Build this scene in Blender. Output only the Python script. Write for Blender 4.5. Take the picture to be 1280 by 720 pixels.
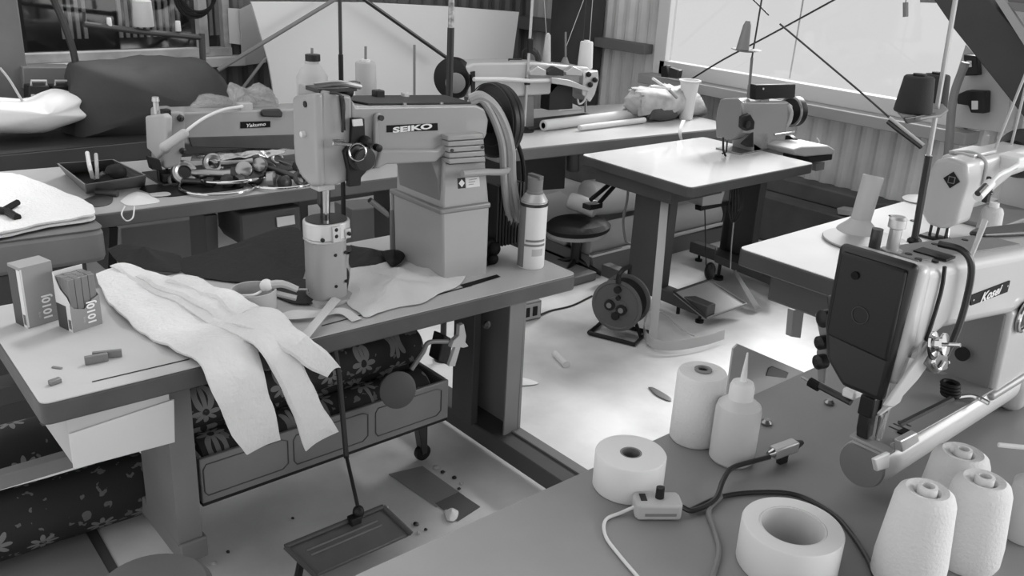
import bpy, bmesh, math, random
from mathutils import Vector, Matrix
random.seed(7)
for _o in list(bpy.data.objects): bpy.data.objects.remove(_o)
SC = bpy.context.scene
# ---------------------------------------------------------------- camera
CH = 1.801
FPX = 1136.15
PITCH, ROLL, HEAD = math.radians(20.984), math.radians(-3.032), math.radians(48.534)
_cp, _sp = math.cos(PITCH), math.sin(PITCH)
FW = Vector((math.cos(HEAD)*_cp, math.sin(HEAD)*_cp, -_sp))
_rt = Vector((math.sin(HEAD), -math.cos(HEAD), 0)); _dn = FW.cross(_rt)
CR = _rt*math.cos(ROLL) + _dn*math.sin(ROLL)
CD = -_rt*math.sin(ROLL) + _dn*math.cos(ROLL)
EYE = Vector((0, 0, CH))
cam_d = bpy.data.cameras.new('camera'); cam_d.sensor_width = 36; cam_d.lens = 36*FPX/1280
cam_d.clip_start = 0.02; cam_d.clip_end = 200
cam = bpy.data.objects.new('camera', cam_d); SC.collection.objects.link(cam)
_m = Matrix((CR, -CD, -FW)).transposed().to_4x4(); _m.translation = EYE
cam.matrix_world = _m; SC.camera = cam
# ---------------------------------------------------------------- world, sun, exposure
W = bpy.data.worlds.new('sky'); SC.world = W; W.use_nodes = True
W.node_tree.nodes['Background'].inputs[0].default_value = (1, 1, 1, 1)
W.node_tree.nodes['Background'].inputs[1].default_value = 1.0
def sun(name, d, e, ang):
    l = bpy.data.lights.new(name, 'SUN'); l.energy = e; l.angle = math.radians(ang)
    o = bpy.data.objects.new(name, l); SC.collection.objects.link(o)
    o.rotation_euler = Vector(d).to_track_quat('-Z', 'Y').to_euler(); o.location = (8, 5, 5)
    return o
sun('hazy_daylight', (-1, -0.30, -0.80), 9.5, 20)
sun('side_daylight', (-0.7, 0.66, -0.36), 2.0, 35)
SC.view_settings.view_transform = 'Standard'; SC.view_settings.look = 'None'
SC.view_settings.gamma = 1; SC.view_settings.use_curve_mapping = False
SC.view_settings.exposure = 0.24
# ---------------------------------------------------------------- helpers: pixel of the photo -> point on a plane of the room
def ray(px, py): return FW + CR*((px-640)/FPX) + CD*((py-360)/FPX)
def az(px, py, z): r = ray(px, py); return EYE + r*((z-CH)/r.z)
def ax(px, py, x): r = ray(px, py); return EYE + r*(x/r.x)
def ay(px, py, y): r = ray(px, py); return EYE + r*(y/r.y)
def lin(v):
    c = v/255.0
    return c/12.92 if c <= 0.04045 else ((c+0.055)/1.055)**2.4
V = Vector
# ---------------------------------------------------------------- materials (all grey: the photograph is monochrome)
MATS = {}
def thin_glass(name, t, gloss=.08):
    m = bpy.data.materials.new(name); m.use_nodes = True; nt = m.node_tree; nt.nodes.clear()
    o = nt.nodes.new('ShaderNodeOutputMaterial'); a = nt.nodes.new('ShaderNodeBsdfTransparent'); b = nt.nodes.new('ShaderNodeBsdfGlossy'); x = nt.nodes.new('ShaderNodeMixShader')
    a.inputs[0].default_value = (t, t, t, 1); b.inputs['Roughness'].default_value = .05; x.inputs[0].default_value = gloss
    nt.links.new(a.outputs[0], x.inputs[1]); nt.links.new(b.outputs[0], x.inputs[2]); nt.links.new(x.outputs[0], o.inputs[0])
    return m
def mat(name, g, rough=0.5, metal=0.0, bump=0.0, scale=20, vary=0.0, vscale=3, trans=0.0, emit=0.0, sheen=0.0, alpha=1.0, coat=0.0, spec=0.5):
    if name in MATS: return MATS[name]
    m = bpy.data.materials.new(name); m.use_nodes = True
    nt = m.node_tree; b = nt.nodes['Principled BSDF']
    L = lin(g); b.inputs['Base Color'].default_value = (L, L, L, 1)
    b.inputs['Roughness'].default_value = rough; b.inputs['Metallic'].default_value = metal
    b.inputs['Transmission Weight'].default_value = trans; b.inputs['Alpha'].default_value = alpha
    b.inputs['Sheen Weight'].default_value = sheen; b.inputs['Coat Weight'].default_value = coat
    b.inputs['Specular IOR Level'].default_value = spec
    if emit: b.inputs['Emission Color'].default_value = (1, 1, 1, 1); b.inputs['Emission Strength'].default_value = emit
    tc = nt.nodes.new('ShaderNodeTexCoord')
    if vary or bump:
        n = nt.nodes.new('ShaderNodeTexNoise'); n.inputs['Scale'].default_value = vscale; n.inputs['Detail'].default_value = 6
        nt.links.new(tc.outputs['Object'], n.inputs['Vector'])
        if vary:
            r = nt.nodes.new('ShaderNodeValToRGB')
            a, c = lin(max(0, g*(1-vary))), lin(min(255, g*(1+vary)))
            r.color_ramp.elements[0].position = 0.3; r.color_ramp.elements[0].color = (a, a, a, 1)
            r.color_ramp.elements[1].position = 0.7; r.color_ramp.elements[1].color = (c, c, c, 1)
            nt.links.new(n.outputs['Fac'], r.inputs[0]); nt.links.new(r.outputs[0], b.inputs['Base Color'])
        if bump:
            n2 = nt.nodes.new('ShaderNodeTexNoise'); n2.inputs['Scale'].default_value = scale; n2.inputs['Detail'].default_value = 4
            nt.links.new(tc.outputs['Object'], n2.inputs['Vector'])
            bp = nt.nodes.new('ShaderNodeBump'); bp.inputs['Strength'].default_value = bump; bp.inputs['Distance'].default_value = 0.01
            nt.links.new(n2.outputs['Fac'], bp.inputs['Height']); nt.links.new(bp.outputs[0], b.inputs['Normal'])
    MATS[name] = m
    return m
# ---------------------------------------------------------------- mesh builder
def cr(pts, n=6):
    """Catmull-Rom through points"""
    pts = [V(p) for p in pts]
    if len(pts) < 3: return pts
    P = [pts[0]*2-pts[1]] + pts + [pts[-1]*2-pts[-2]]
    out = []
    for i in range(1, len(P)-2):
        for k in range(n):
            t = k/n
            out.append(0.5*((2*P[i]) + (P[i+1]-P[i-1])*t + (2*P[i-1]-5*P[i]+4*P[i+1]-P[i+2])*t*t + (3*P[i]-P[i-1]-3*P[i+1]+P[i+2])*t**3))
    out.append(pts[-1]); return out
class MB:
    def __init__(s): s.v = []; s.f = []
    def add(s, vs, fs):
        n = len(s.v); s.v += [V(v) for v in vs]; s.f += [tuple(i+n for i in f) for f in fs]; return s
    def box(s, x0, x1, y0, y1, z0, z1):
        return s.prism([(x0,y0,z0),(x1,y0,z0),(x1,y1,z0),(x0,y1,z0)], (0,0,z1-z0))
    def obox(s, c, a, b, d):
        c, a, b, d = V(c), V(a), V(b), V(d)
        return s.prism([c-a-b-d, c+a-b-d, c+a+b-d, c-a+b-d], d*2)
    def prism(s, pts, ext):
        pts = [V(p) for p in pts]; e = V(ext); n = len(pts)
        return s.add(pts+[p+e for p in pts], [tuple(range(n)), tuple(range(2*n-1, n-1, -1))]+[(i, (i+1) % n, n+(i+1) % n, n+i) for i in range(n)])
    def loft(s, rings, caps=True):
        n = len(rings[0]); vs = [p for r in rings for p in r]; fs = []
        for k in range(len(rings)-1):
            for i in range(n): fs.append((k*n+i, k*n+(i+1) % n, (k+1)*n+(i+1) % n, (k+1)*n+i))
        if caps: fs += [tuple(range(n)), tuple(range((len(rings)-1)*n, len(rings)*n))]
        return s.add(vs, fs)
    def tube(s, pts, r, n=10, sm=0):
        if sm: pts = cr(pts, sm)
        pts = [V(p) for p in pts]; m = len(pts)
        rr = r if isinstance(r, (list, tuple)) else [r]*m
        if len(rr) != m: rr = [rr[0]+(rr[-1]-rr[0])*i/(m-1) for i in range(m)]
        up = None; rings = []
        for i, p in enumerate(pts):
            t = (pts[min(i+1, m-1)]-pts[max(i-1, 0)]).normalized()
            if up is None: up = t.orthogonal().normalized()
            u = (up - t*up.dot(t)); u = u.normalized() if u.length > 1e-6 else t.orthogonal().normalized()
            up = u; w = t.cross(u)
            rings.append([p+(u*math.cos(a)+w*math.sin(a))*rr[i] for a in [2*math.pi*k/n for k in range(n)]])
        return s.loft(rings)
    def lathe(s, prof, c, axis=(0, 0, 1), n=28, closed=True, sx=1, sy=1):
        a = V(axis).normalized(); u = a.orthogonal().normalized()
        if abs(a.z) > .99: u = V((1, 0, 0))
        w = a.cross(u); c = V(c)
        rings = [[c+a*h+(u*math.cos(t)*sx+w*math.sin(t)*sy)*max(r, 1e-4) for t in [2*math.pi*k/n for k in range(n)]] for r, h in prof]
        return s.loft(rings, closed)
    def ring(s, c, axis, R, r, n=28, m=8):
        a = V(axis).normalized(); u = a.orthogonal().normalized(); w = a.cross(u); c = V(c); vs = []; fs = []
        for i in range(n):
            d = u*math.cos(2*math.pi*i/n)+w*math.sin(2*math.pi*i/n)
            for j in range(m):
                t = 2*math.pi*j/m; vs.append(c+d*(R+r*math.cos(t))+a*r*math.sin(t))
        for i in range(n):
            for j in range(m): fs.append((i*m+j, ((i+1) % n)*m+j, ((i+1) % n)*m+(j+1) % m, i*m+(j+1) % m))
        return s.add(vs, fs)
    def ball(s, c, rx, ry=None, rz=None, n=16):
        ry = ry or rx; rz = rz or rx; c = V(c)
        rings = [[c+V((rx*math.sin(p)*math.cos(t), ry*math.sin(p)*math.sin(t), rz*math.cos(p))) for t in [2*math.pi*k/n for k in range(n)]] for p in [max(.02, min(math.pi-.02, math.pi*j/10)) for j in range(11)]]
        return s.loft(rings)
    def sheet(s, rows, th, nrm=None):
        """grid of points made a sheet with thickness th"""
        R, C = len(rows), len(rows[0]); rows = [[V(p) for p in r] for r in rows]
        top = []; bot = []
        for i in range(R):
            for j in range(C):
                du = rows[i][min(j+1, C-1)]-rows[i][max(j-1, 0)]; dv = rows[min(i+1, R-1)][j]-rows[max(i-1, 0)][j]
                nn = du.cross(dv); nn = nn.normalized() if nn.length > 1e-9 else V((0, 0, 1))
                e = 0.35 if (i in (0, R-1) or j in (0, C-1)) else 1
                top.append(rows[i][j]+nn*th/2*e); bot.append(rows[i][j]-nn*th/2*e)
        n = R*C; fs = []
        for i in range(R-1):
            for j in range(C-1):
                a = i*C+j; fs.append((a, a+1, a+C+1, a+C)); fs.append((n+a, n+a+C, n+a+C+1, n+a+1))
        bd = [j for j in range(C)]+[i*C+C-1 for i in range(1, R)]+[(R-1)*C+j for j in range(C-2, -1, -1)]+[i*C for i in range(R-2, 0, -1)]
        for k in range(len(bd)):
            a, b = bd[k], bd[(k+1) % len(bd)]; fs.append((a, n+a, n+b, b))
        return s.add(top+bot, fs)
    def build(s, name, m, parent=None, bevel=0.0, seg=2, angle=35, label=None):
        me = bpy.data.meshes.new(name)
        org = ORG[parent.name] if parent else None
        if org is None:
            xs = [p.x for p in s.v]; ys = [p.y for p in s.v]; zs = [p.z for p in s.v]
            org = V(((min(xs)+max(xs))/2, (min(ys)+max(ys))/2, min(zs)))
            loc = org
        else: loc = V((0, 0, 0))
        me.from_pydata([tuple(p-org) for p in s.v], [], s.f)
        bm = bmesh.new(); bm.from_mesh(me); bmesh.ops.remove_doubles(bm, verts=bm.verts, dist=1e-6)
        bmesh.ops.recalc_face_normals(bm, faces=bm.faces); bm.to_mesh(me); bm.free()
        me.polygons.foreach_set('use_smooth', [True]*len(me.polygons)); me.set_sharp_from_angle(angle=math.radians(angle))
        me.materials.append(m)
        o = bpy.data.objects.new(name, me); SC.collection.objects.link(o); o.location = loc
        if parent: o.parent = parent
        ORG[o.name] = org
        if bevel:
            bv = o.modifiers.new('bevel', 'BEVEL'); bv.width = bevel; bv.segments = seg; bv.limit_method = 'ANGLE'; bv.angle_limit = math.radians(30)
        if label: o['label'] = label
        return o
ORG = {}
def thing(name, label, cat, loc=(0, 0, 0), group=None):
    o = bpy.data.objects.new(name, None); SC.collection.objects.link(o); o.location = loc; o.empty_display_size = .05
    ORG[o.name] = V(loc); o['label'] = label; o['category'] = cat
    if group: o['group'] = group
    return o
def tag(o, label, cat, group=None, kind=None):
    o['label'] = label; o['category'] = cat
    if group: o['group'] = group
    if kind: o['kind'] = kind
    return o
def struct(o): o['kind'] = 'structure'; return o
def copy_tree(root, loc, rz=0, label=None):
    r = root.copy(); SC.collection.objects.link(r); r.location = loc; r.rotation_euler = (0, 0, rz)
    if label: r['label'] = label
    for ch in list(root.children):
        c = ch.copy(); SC.collection.objects.link(c); c.parent = r
        for g in list(ch.children):
            d = g.copy(); SC.collection.objects.link(d); d.parent = c
    return r
def PY(mb, px, y0, y1): mb.prism([ay(a, b, y0) for a, b in px], (0, y1-y0, 0)); return mb
def PX(mb, px, x0, x1): mb.prism([ax(a, b, x0) for a, b in px], (x1-x0, 0, 0)); return mb
def PZ(mb, px, z0, z1): mb.prism([az(a, b, z0) for a, b in px], (0, 0, z1-z0)); return mb
def text(s, name, m, parent, o, u, w, size, shear=0, bold=0.0, ext=0.0006, sx=1.0):
    """lettering on a surface: centre o, reading direction u, up w, cap height size"""
    cu = bpy.data.curves.new(name, 'FONT'); cu.body = s; cu.align_x = 'CENTER'; cu.align_y = 'CENTER'
    cu.size = 1; cu.shear = shear; cu.offset = bold; cu.extrude = 0.0; cu.resolution_u = 3
    t = bpy.data.objects.new('t', cu); SC.collection.objects.link(t)
    dg = bpy.context.evaluated_depsgraph_get(); me = bpy.data.meshes.new_from_object(t.evaluated_get(dg))
    u, w = V(u).normalized(), V(w).normalized(); nn = u.cross(w); k = size/0.72
    vs = [v.co.copy() for v in me.vertices]; fs = [tuple(p.vertices) for p in me.polygons]
    ys = [v.y for v in vs]; cy = (min(ys)+max(ys))/2
    mb = MB(); mb.add([V(o)+u*v.x*k*sx+w*(v.y-cy)*k+nn*ext for v in vs], fs)
    bpy.data.objects.remove(t); bpy.data.meshes.remove(me)
    return mb.build(name, m, parent)
# ---------------------------------------------------------------- palette
M = dict(
 wood_top=mat('laminate_top', 172, .42, bump=.05, scale=60, vary=.03),
 wood_edge=mat('table_edge', 66, .5, vary=.12, vscale=6),
 white_top=mat('white_laminate', 228, .2, vary=.02, coat=.3),
 mid_top=mat('pale_laminate', 212, .16, vary=.02, coat=.4),
 near_top=mat('near_laminate', 132, .38, vary=.03, vscale=5),
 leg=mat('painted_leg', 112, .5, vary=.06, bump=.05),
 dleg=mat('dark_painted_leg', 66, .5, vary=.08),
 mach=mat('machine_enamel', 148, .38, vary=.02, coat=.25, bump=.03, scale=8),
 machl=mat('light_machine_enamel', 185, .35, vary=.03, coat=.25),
 machd=mat('shade_machine_enamel', 118, .4, vary=.03, coat=.2),  # darker copy of the enamel, paints shade onto some faces
 cover=mat('dark_cover_plate', 52, .6, vary=.15, vscale=9, spec=.25),
 blk=mat('black_plastic', 20, .45, spec=.35),
 blk2=mat('black_rubber', 12, .65, spec=.2),
 dark=mat('dark_steel', 58, .35, .5, vary=.1),
 steel=mat('steel', 150, .28, .9, vary=.08),
 chrome=mat('chrome', 200, .12, 1.0),
 alu=mat('aluminium', 190, .4, .6),
 white=mat('white_paint', 215, .5),
 paper=mat('paper', 208, .8),
 thread=mat('white_thread', 214, .75, bump=.25, scale=160),
 threadg=mat('pale_thread', 190, .7, bump=.2, scale=160),
 dthread=mat('dark_thread', 42, .8, bump=.2, scale=200),
 card=mat('cardboard', 130, .8, vary=.05),
 cloth=mat('white_cotton', 222, .95, bump=.6, scale=90, sheen=.3, vary=.02),
 leather=mat('pale_leather', 198, .5, bump=.2, scale=120, vary=.03),
 bleather=mat('black_leather', 27, .6, bump=.2, scale=60, spec=.25),
 tarp=mat('grey_tarp', 56, .7, bump=.3, scale=10, vary=.12, vscale=4),
 mid=mat('mid_grey', 120, .55, vary=.05),
 lite=mat('light_grey', 175, .5, vary=.04),
 rodd=mat('dark_rod', 45, .45, .3),
)
# ================================================================ SETTING
XW, YB = 5.35, 6.0
fm = mat('concrete_floor', 204, .28, bump=.08, scale=30, vary=.13, vscale=2.2)
struct(MB().box(-4, 7.5, -3, 7.5, -.08, 0).build('floor', fm))
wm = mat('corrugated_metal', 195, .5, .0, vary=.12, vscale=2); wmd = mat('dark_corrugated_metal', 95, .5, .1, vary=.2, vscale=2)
def corr(axis, fixed, a0, a1, z0, z1, pitch=.115, amp=.012):
    mb = MB(); n = int((a1-a0)/pitch*8); rows = []
    for i in range(n+1):
        a = a0+(a1-a0)*i/n; ph = (a/pitch) % 1.0
        d = amp*(1 if ph < .38 else (-1 if .5 < ph < .88 else 0))
        rows.append([(fixed+d, a, z) if axis == 'x' else (a, fixed+d, z) for z in (z0, z1)])
    return mb.sheet(rows, .004)
W0, W1, ZS, ZT = 2.2, 4.51, .92, 2.55
mb = corr('x', XW+.03, -.6, 6.1, .4, ZS-.02)
for a in (corr('x', XW+.03, W1+.02, 6.1, ZS-.02, 5.5), corr('x', XW+.03, .9, W0, ZS-.02, 5.5), corr('x', XW+.03, W0, W1, ZT, 5.5)): mb.add(a.v, a.f)  # upper wall is out of view, raised extra high to block the sun
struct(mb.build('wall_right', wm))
curbm = mat('old_concrete', 88, .8, bump=.3, scale=12, vary=.2, vscale=2.5)
struct(MB().box(5.1, XW+.2, -.6, 6.1, 0, .30).box(5.24, XW+.2, -.6, 6.1, .30, .41).build('baseboard_right', curbm, bevel=.012))
struct(MB().box(XW-.16, XW+.02, W0-.05, W1+.08, ZS-.07, ZS).build('trim_1', mat('sill_paint', 150, .5), bevel=.006))
fr = MB()
fr.box(XW-.03, XW+.05, W0, W1, ZS, ZS+.10).box(XW-.03, XW+.05, W1-.05, W1+.06, ZS, ZT).box(XW-.03, XW+.05, W0-.05, W0+.03, ZS, ZT).box(XW-.03, XW+.05, W0, W1, ZT-.06, ZT)
w1 = struct(fr.build('window_1', mat('window_frame', 205, .4), bevel=.004))
g = MB().box(XW+.02, XW+.026, W0, W1, ZS+.08, ZT-.04)
glm = thin_glass('window_glass', .76, .03)
ORG['window_1'] = w1.location.copy()
gb = g.build('glass_pane', glm, w1)
# right wall posts and rails near the corner
struct(MB().box(5.12, 5.33, 5.12, 5.5, 0, 2.9).build('trim_2', mat('painted_steel_post', 62, .6, vary=.15), bevel=.006))
struct(MB().box(5.2, 5.34, 5.5, 6.0, 1.10, 1.2).box(5.24, 5.34, 4.6, 5.12, 1.05, 1.12).build('trim_3', mat('wall_rail', 100, .6), bevel=.004))
# back wall
mb = corr('y', YB+.03, -1.0, 5.5, 0, .95)
V2a, V2b = 1.42, 2.66
for a in (corr('y', YB+.03, V2b, 5.5, .95, 2.9), corr('y', YB+.03, -1, V2a-.1, .95, 2.9), corr('y', YB+.03, V2a-.1, V2b, 2.1, 2.9)): mb.add(a.v, a.f)
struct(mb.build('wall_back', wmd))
fr = MB(); wf = mat('weathered_window_frame', 165, .6, vary=.12, vscale=8)
fr.box(V2a-.1, V2b, YB-.03, YB+.05, .975, 1.03).box(V2a-.1, V2a-.03, YB-.02, YB+.05, 1, 2.1).box(V2b-.05, V2b, YB-.02, YB+.05, 1, 2.1).box(V2a, V2b, YB-.02, YB+.05, 2.04, 2.1).box(2.44, 2.5, YB-.04, YB+.03, 1.0, 2.05)
w2 = struct(fr.build('window_2', wf, bevel=.004)); ORG['window_2'] = w2.location.copy()
MB().box(V2a-.1, V2b+.06, YB-.1, YB+.02, .915, .975).build('window_sill', mat('sill_board', 178, .6, vary=.1), w2, bevel=.004)
MB().box(V2a, V2b-.02, YB+.03, YB+.034, 1.02, 2.05).build('glass_pane', thin_glass('dark_glass', .8, .1), w2)
# what is seen through the back window: a striped blind wall of the next room
sb = MB()
for i in range(30):
    x = 1.75+i*.045
    if 1.92 < x < 2.1 or 2.5 < x < 2.62: continue
    sb.box(x, x+.022, YB+.5, YB+.52, 1.05, 2.3)
for i in range(30):
    pass
tag(sb.build('striped_blind', mat('blind_white', 205, .7)), 'pale vertical striped blind seen through the back window', 'blind')
struct(MB().box(-.5, 5.6, YB+.7, YB+.75, 0, 2.9).build('wall_beyond', mat('next_room', 52, .8, vary=.2)))
struct(MB().box(1.02, 1.28, 5.5, 5.75, 0, 2.9).build('trim_4', mat('column_paint', 105, .7, vary=.1), bevel=.01))
struct(MB().box(-2.0, 5.3, -1.6, 1.3, 2.9, 2.98).box(3.8, 5.3, 4.4, 6.2, 2.9, 2.98).build('shade_ceiling', mat('shade_ceiling_grey', 90, .8, vary=.1)))  # unseen ceiling pieces, added to shade the nearest table and the rear corner
# stair stringer that cuts across the right window
st = MB()
c = [ax(1166, -2, 5.0), ax(1192, 36, 5.0), ax(1300, 172, 5.0), ax(1330, 110, 5.0), ax(1212, -30, 5.0)]
st.prism(c, (.06, 0, 0))
so = st.build('trim_5', mat('stair_stringer', 52, .55, vary=.1), bevel=.006); struct(so)
st = MB(); st.prism([ax(1244, 0, 4.96), ax(1252, -6, 4.96), ax(1300, 66, 4.96), ax(1290, 72, 4.96)], (.03, 0, 0))
struct(st.build('trim_6', mat('stair_edge', 150, .5)))
st = MB(); st.prism([ax(1246, 2, 4.97), ax(1300, 8, 4.97), ax(1300, 18, 4.97), ax(1256, 12, 4.97)], (.25, 0, 0)); st.prism([ax(1150, -4, 5.08), ax(1300, 0, 5.08), ax(1300, 8, 5.08), ax(1150, 3, 5.08)], (.03, 0, 0))
struct(st.build('trim_7', mat('stair_tread', 110, .6)))

# ================================================================ TABLES
def rect_slab(cs, z0, z1, mtop, medge, parent, rad=.03, bev=.006):
    """table top: slab with rounded corners; laminate face is its own part"""
    cs = [V((c[0], c[1], 0)) for c in cs]; pts = []
    n = len(cs)
    for i in range(n):
        p, q, r = cs[i-1], cs[i], cs[(i+1) % n]; a = (p-q).normalized(); b = (r-q).normalized()
        for k in range(6):
            t = k/5; s0 = q+a*rad; e0 = q+b*rad
            pts.append((s0*(1-t)**2+q*2*t*(1-t)+e0*t*t))
    MB().prism([(p.x, p.y, z0) for p in pts], (0, 0, z1-z0-.0025)).build('table_board', medge, parent, bevel=bev)
    cen = sum(pts, V((0, 0, 0)))/len(pts)
    MB().prism([(cen.x+(p.x-cen.x)*.996, cen.y+(p.y-cen.y)*.996, z1-.003) for p in pts], (0, 0, .003)).build('table_top', mtop, parent)
def rect(x0, x1, y0, y1, yaw=0):
    c, s = math.cos(yaw), math.sin(yaw)
    return [(x0, y0), (x0+(x1-x0)*c, y0+(x1-x0)*s), (x0+(x1-x0)*c-(y1-y0)*s, y0+(x1-x0)*s+(y1-y0)*c), (x0-(y1-y0)*s, y0+(y1-y0)*c)]
T = .74
# ---- front table with the post machine
tf = thing('sewing_table', 'grey-topped sewing table in front with fleece strips hanging over its edge', 'table', (1.26, 2.4, 0))
rect_slab([(.415, 2.10), (2.112, 2.055), (2.13, 2.74), (.43, 2.78)], T-.06, T, M['wood_top'], M['wood_edge'], tf, .025)
gm = mat('groove', 30, .8)
MB().add([az(115, 478, T+.0006), az(237, 449.5, T+.0006), az(237, 448, T+.0006), az(115, 476.6, T+.0006)], [(0, 1, 2, 3)]).build('hinge_groove', gm, tf)
MB().add([az(402, 408, T+.0006), az(590, 357.5, T+.0006), az(590, 356, T+.0006), az(402, 406.6, T+.0006)], [(0, 1, 2, 3)]).build('hinge_groove', gm, tf)
def leg_set(parent, x0, x1, y0, y1, ztop, m, foot=True, fy0=None, fy1=None, chan=1):
    fy0 = y0-.15 if fy0 is None else fy0; fy1 = y1+.2 if fy1 is None else fy1
    MB().box(x0, x1, y0, y0+.008, .11, ztop).box(x0, x1, y1-.008, y1, .11, ztop).box((x1-.008 if chan > 0 else x0), (x1 if chan > 0 else x0+.008), y0, y1, .11, ztop).build('leg', m, parent, bevel=.002)
    if foot:
        ft = MB().box(x0, x1+.01, fy0, fy1, .045, .115).build('foot_bar', m, parent, bevel=.006)
        for yy in (fy0+.06, fy1-.06):
            MB().lathe([(.022, 0), (.022, .012), (.008, .014), (.008, .05)], (x0/2+x1/2, yy, 0)).build('levelling_foot', M['blk'], parent)
leg_set(tf, .748, .82, 2.245, 2.50, T-.065, M['leg'], fy0=2.235, fy1=2.72, chan=-1)
# right leg: broad channel
rl = MB().box(1.915, 1.99, 2.17, 2.178, .11, T-.055).box(1.98, 1.99, 2.17, 2.42, .11, T-.055).box(1.915, 1.99, 2.412, 2.42, .11, T-.055).build('leg', M['leg'], tf, bevel=.002)
MB().box(1.865, 1.895, 2.30, 2.42, .11, T-.055).build('leg_inner_plate', M['dleg'], tf, bevel=.002)
MB().box(1.88, 1.99, 1.55, 2.72, .045, .115).build('foot_bar', M['dleg'], tf, bevel=.006)
MB().box(1.955, 1.995, 1.6, 2.17, .1155, .122).build('foot_top_strip', M['leg'], tf)  # paler strip along the top of the dark foot bar
MB().lathe([(.012, 0), (.014, .004), (.014, .012), (.004, .02)], ay(607, 405, 2.17), (0, -1, 0)).build('bolt', M['dark'], tf)
# white drawer hanging below
dr = MB(); 
PY(dr, [(86, 543), (218, 499), (219, 553), (92, 587)], 2.13, 2.134)
dro = dr.build('drawer_front', mat('drawer_face', 200, .5), tf, bevel=.002)
MB().box(.475, .725, 2.135, 2.5, .54, T-.063).build('drawer_box', M['lite'], tf, bevel=.003)
# motor, knee lifter and pedal linkage under the front table
mo = thing('sewing_machine_motor', 'clutch motor with lever hanging under the front table', 'motor', (1.8, 2.4, .5))
MB().lathe([(.07, 0), (.09, .02), (.09, .2), (.07, .22)], (1.66, 2.52, .56), (1, 0, 0)).build('motor_body', M['dark'], mo)
MB().box(1.70, 1.80, 2.4, 2.6, .6, T-.062).build('bracket', M['blk'], mo, bevel=.004)
mb = MB(); PY(mb, [(575, 407), (580, 405), (583, 420), (582, 428), (586, 433), (580, 435), (572, 434), (564, 435), (567, 426), (574, 420)], 2.2, 2.22); PY(mb, [(570, 432), (576, 433), (569, 458), (561, 458)], 2.2, 2.215)
mb.build('lever', M['lite'], mo, bevel=.002)
mb = MB(); PY(mb, [(555, 420), (566, 424), (562, 457), (548, 452)], 2.26, 2.32); mb.build('switch_box', M['blk'], mo, bevel=.004)
MB().tube([ay(514, 462, 2.22), ay(529, 440, 2.22), ay(536, 428, 2.22), ay(560, 427, 2.22)], .008, 8, 4).build('knee_rod', M['leg'], mo)
kp = ay(498, 488, 2.2); ax_ = V((-.25, -1, .25))
MB().lathe([(.03, -.03), (.06, -.02), (.062, -.004), (.055, 0), (.0, .002)], kp, ax_, n=32).build('knee_pad', mat('knee_pad_rubber', 70, .6), mo)
pd = thing('foot_pedal', 'large dark tray-shaped treadle pedal on the floor under the front table', 'pedal', (1.3, 2.0, 0))
q = [az(356, 684, .14), az(478, 634, .14), az(514, 668, .07), az(393, 722, .07)]
q[3] = q[0]+(q[2]-q[1]); n_ = (q[1]-q[0]).cross(q[3]-q[0]).normalized(); n_ = n_ if n_.z > 0 else -n_
MB().prism([p-n_*.02 for p in q], n_*.02).build('tread_plate', mat('treadle', 78, .4, vary=.15, vscale=5), pd, bevel=.006)
u = (q[1]-q[0]); w = (q[3]-q[0])
for a, b, c, d in ((0, 0, 1, 0), (1, 0, 1, 1), (0, 1, 0, 0)):
    MB().tube([q[0]+u*a+w*b+n_*.004, q[0]+u*c+w*d+n_*.004], .008, 8).build('raised_rim', M['dleg'], pd)
for k in (.3, .45): MB().tube([q[0]+u*.12+w*k+n_*.001, q[0]+u*.85+w*k+n_*.001], .003, 6).build('tread_rib', M['leg'], pd)
for k in (.1, .9): MB().tube([q[0]+u*k+w*.3-n_*.02, V(((q[0]+u*k).x, (q[0]+u*k).y, .0))], .012, 8).build('pivot_bracket', M['blk'], pd)
rod_b = q[0]+u*.72+w*.03+n_*.01
MB().tube([rod_b+V((0, 0, .03)), ay(433, 570, 2.2)], .006, 8).tube([ay(433, 572, 2.2), ay(424, 470, 2.25), V((ay(424, 470, 2.25).x, 2.3, T-.06))], .009, 8).build('pitman_rod', M['rodd'], pd)
MB().ball(rod_b+V((0, 0, .02)), .018, .018, .022).box(rod_b.x-.035, rod_b.x+.0, rod_b.y-.02, rod_b.y+.01, rod_b.z-.01, rod_b.z+.015).build('rod_joint', M['blk'], pd, bevel=.003)
# second, lower left seat of a stool
so = thing('stool', 'round-topped grey stool seat at the lower left foot of the front table', 'stool', (az(188, 730, .3).x, az(188, 730, .3).y, 0))
c = az(190, 735, .3)
MB().lathe([(.0, .0), (.13, 0), (.14, .01), (.14, .035), (.125, .05), (.0, .055)], (c.x, c.y, .255), n=40).build('seat', mat('stool_seat', 100, .6, vary=.1), so)
for k in range(4):
    a = math.pi/4+k*math.pi/2; MB().tube([(c.x+.08*math.cos(a), c.y+.08*math.sin(a), .256), (c.x+.12*math.cos(a), c.y+.12*math.sin(a), 0)], .012, 8).build('leg', M['blk'], so)

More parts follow.
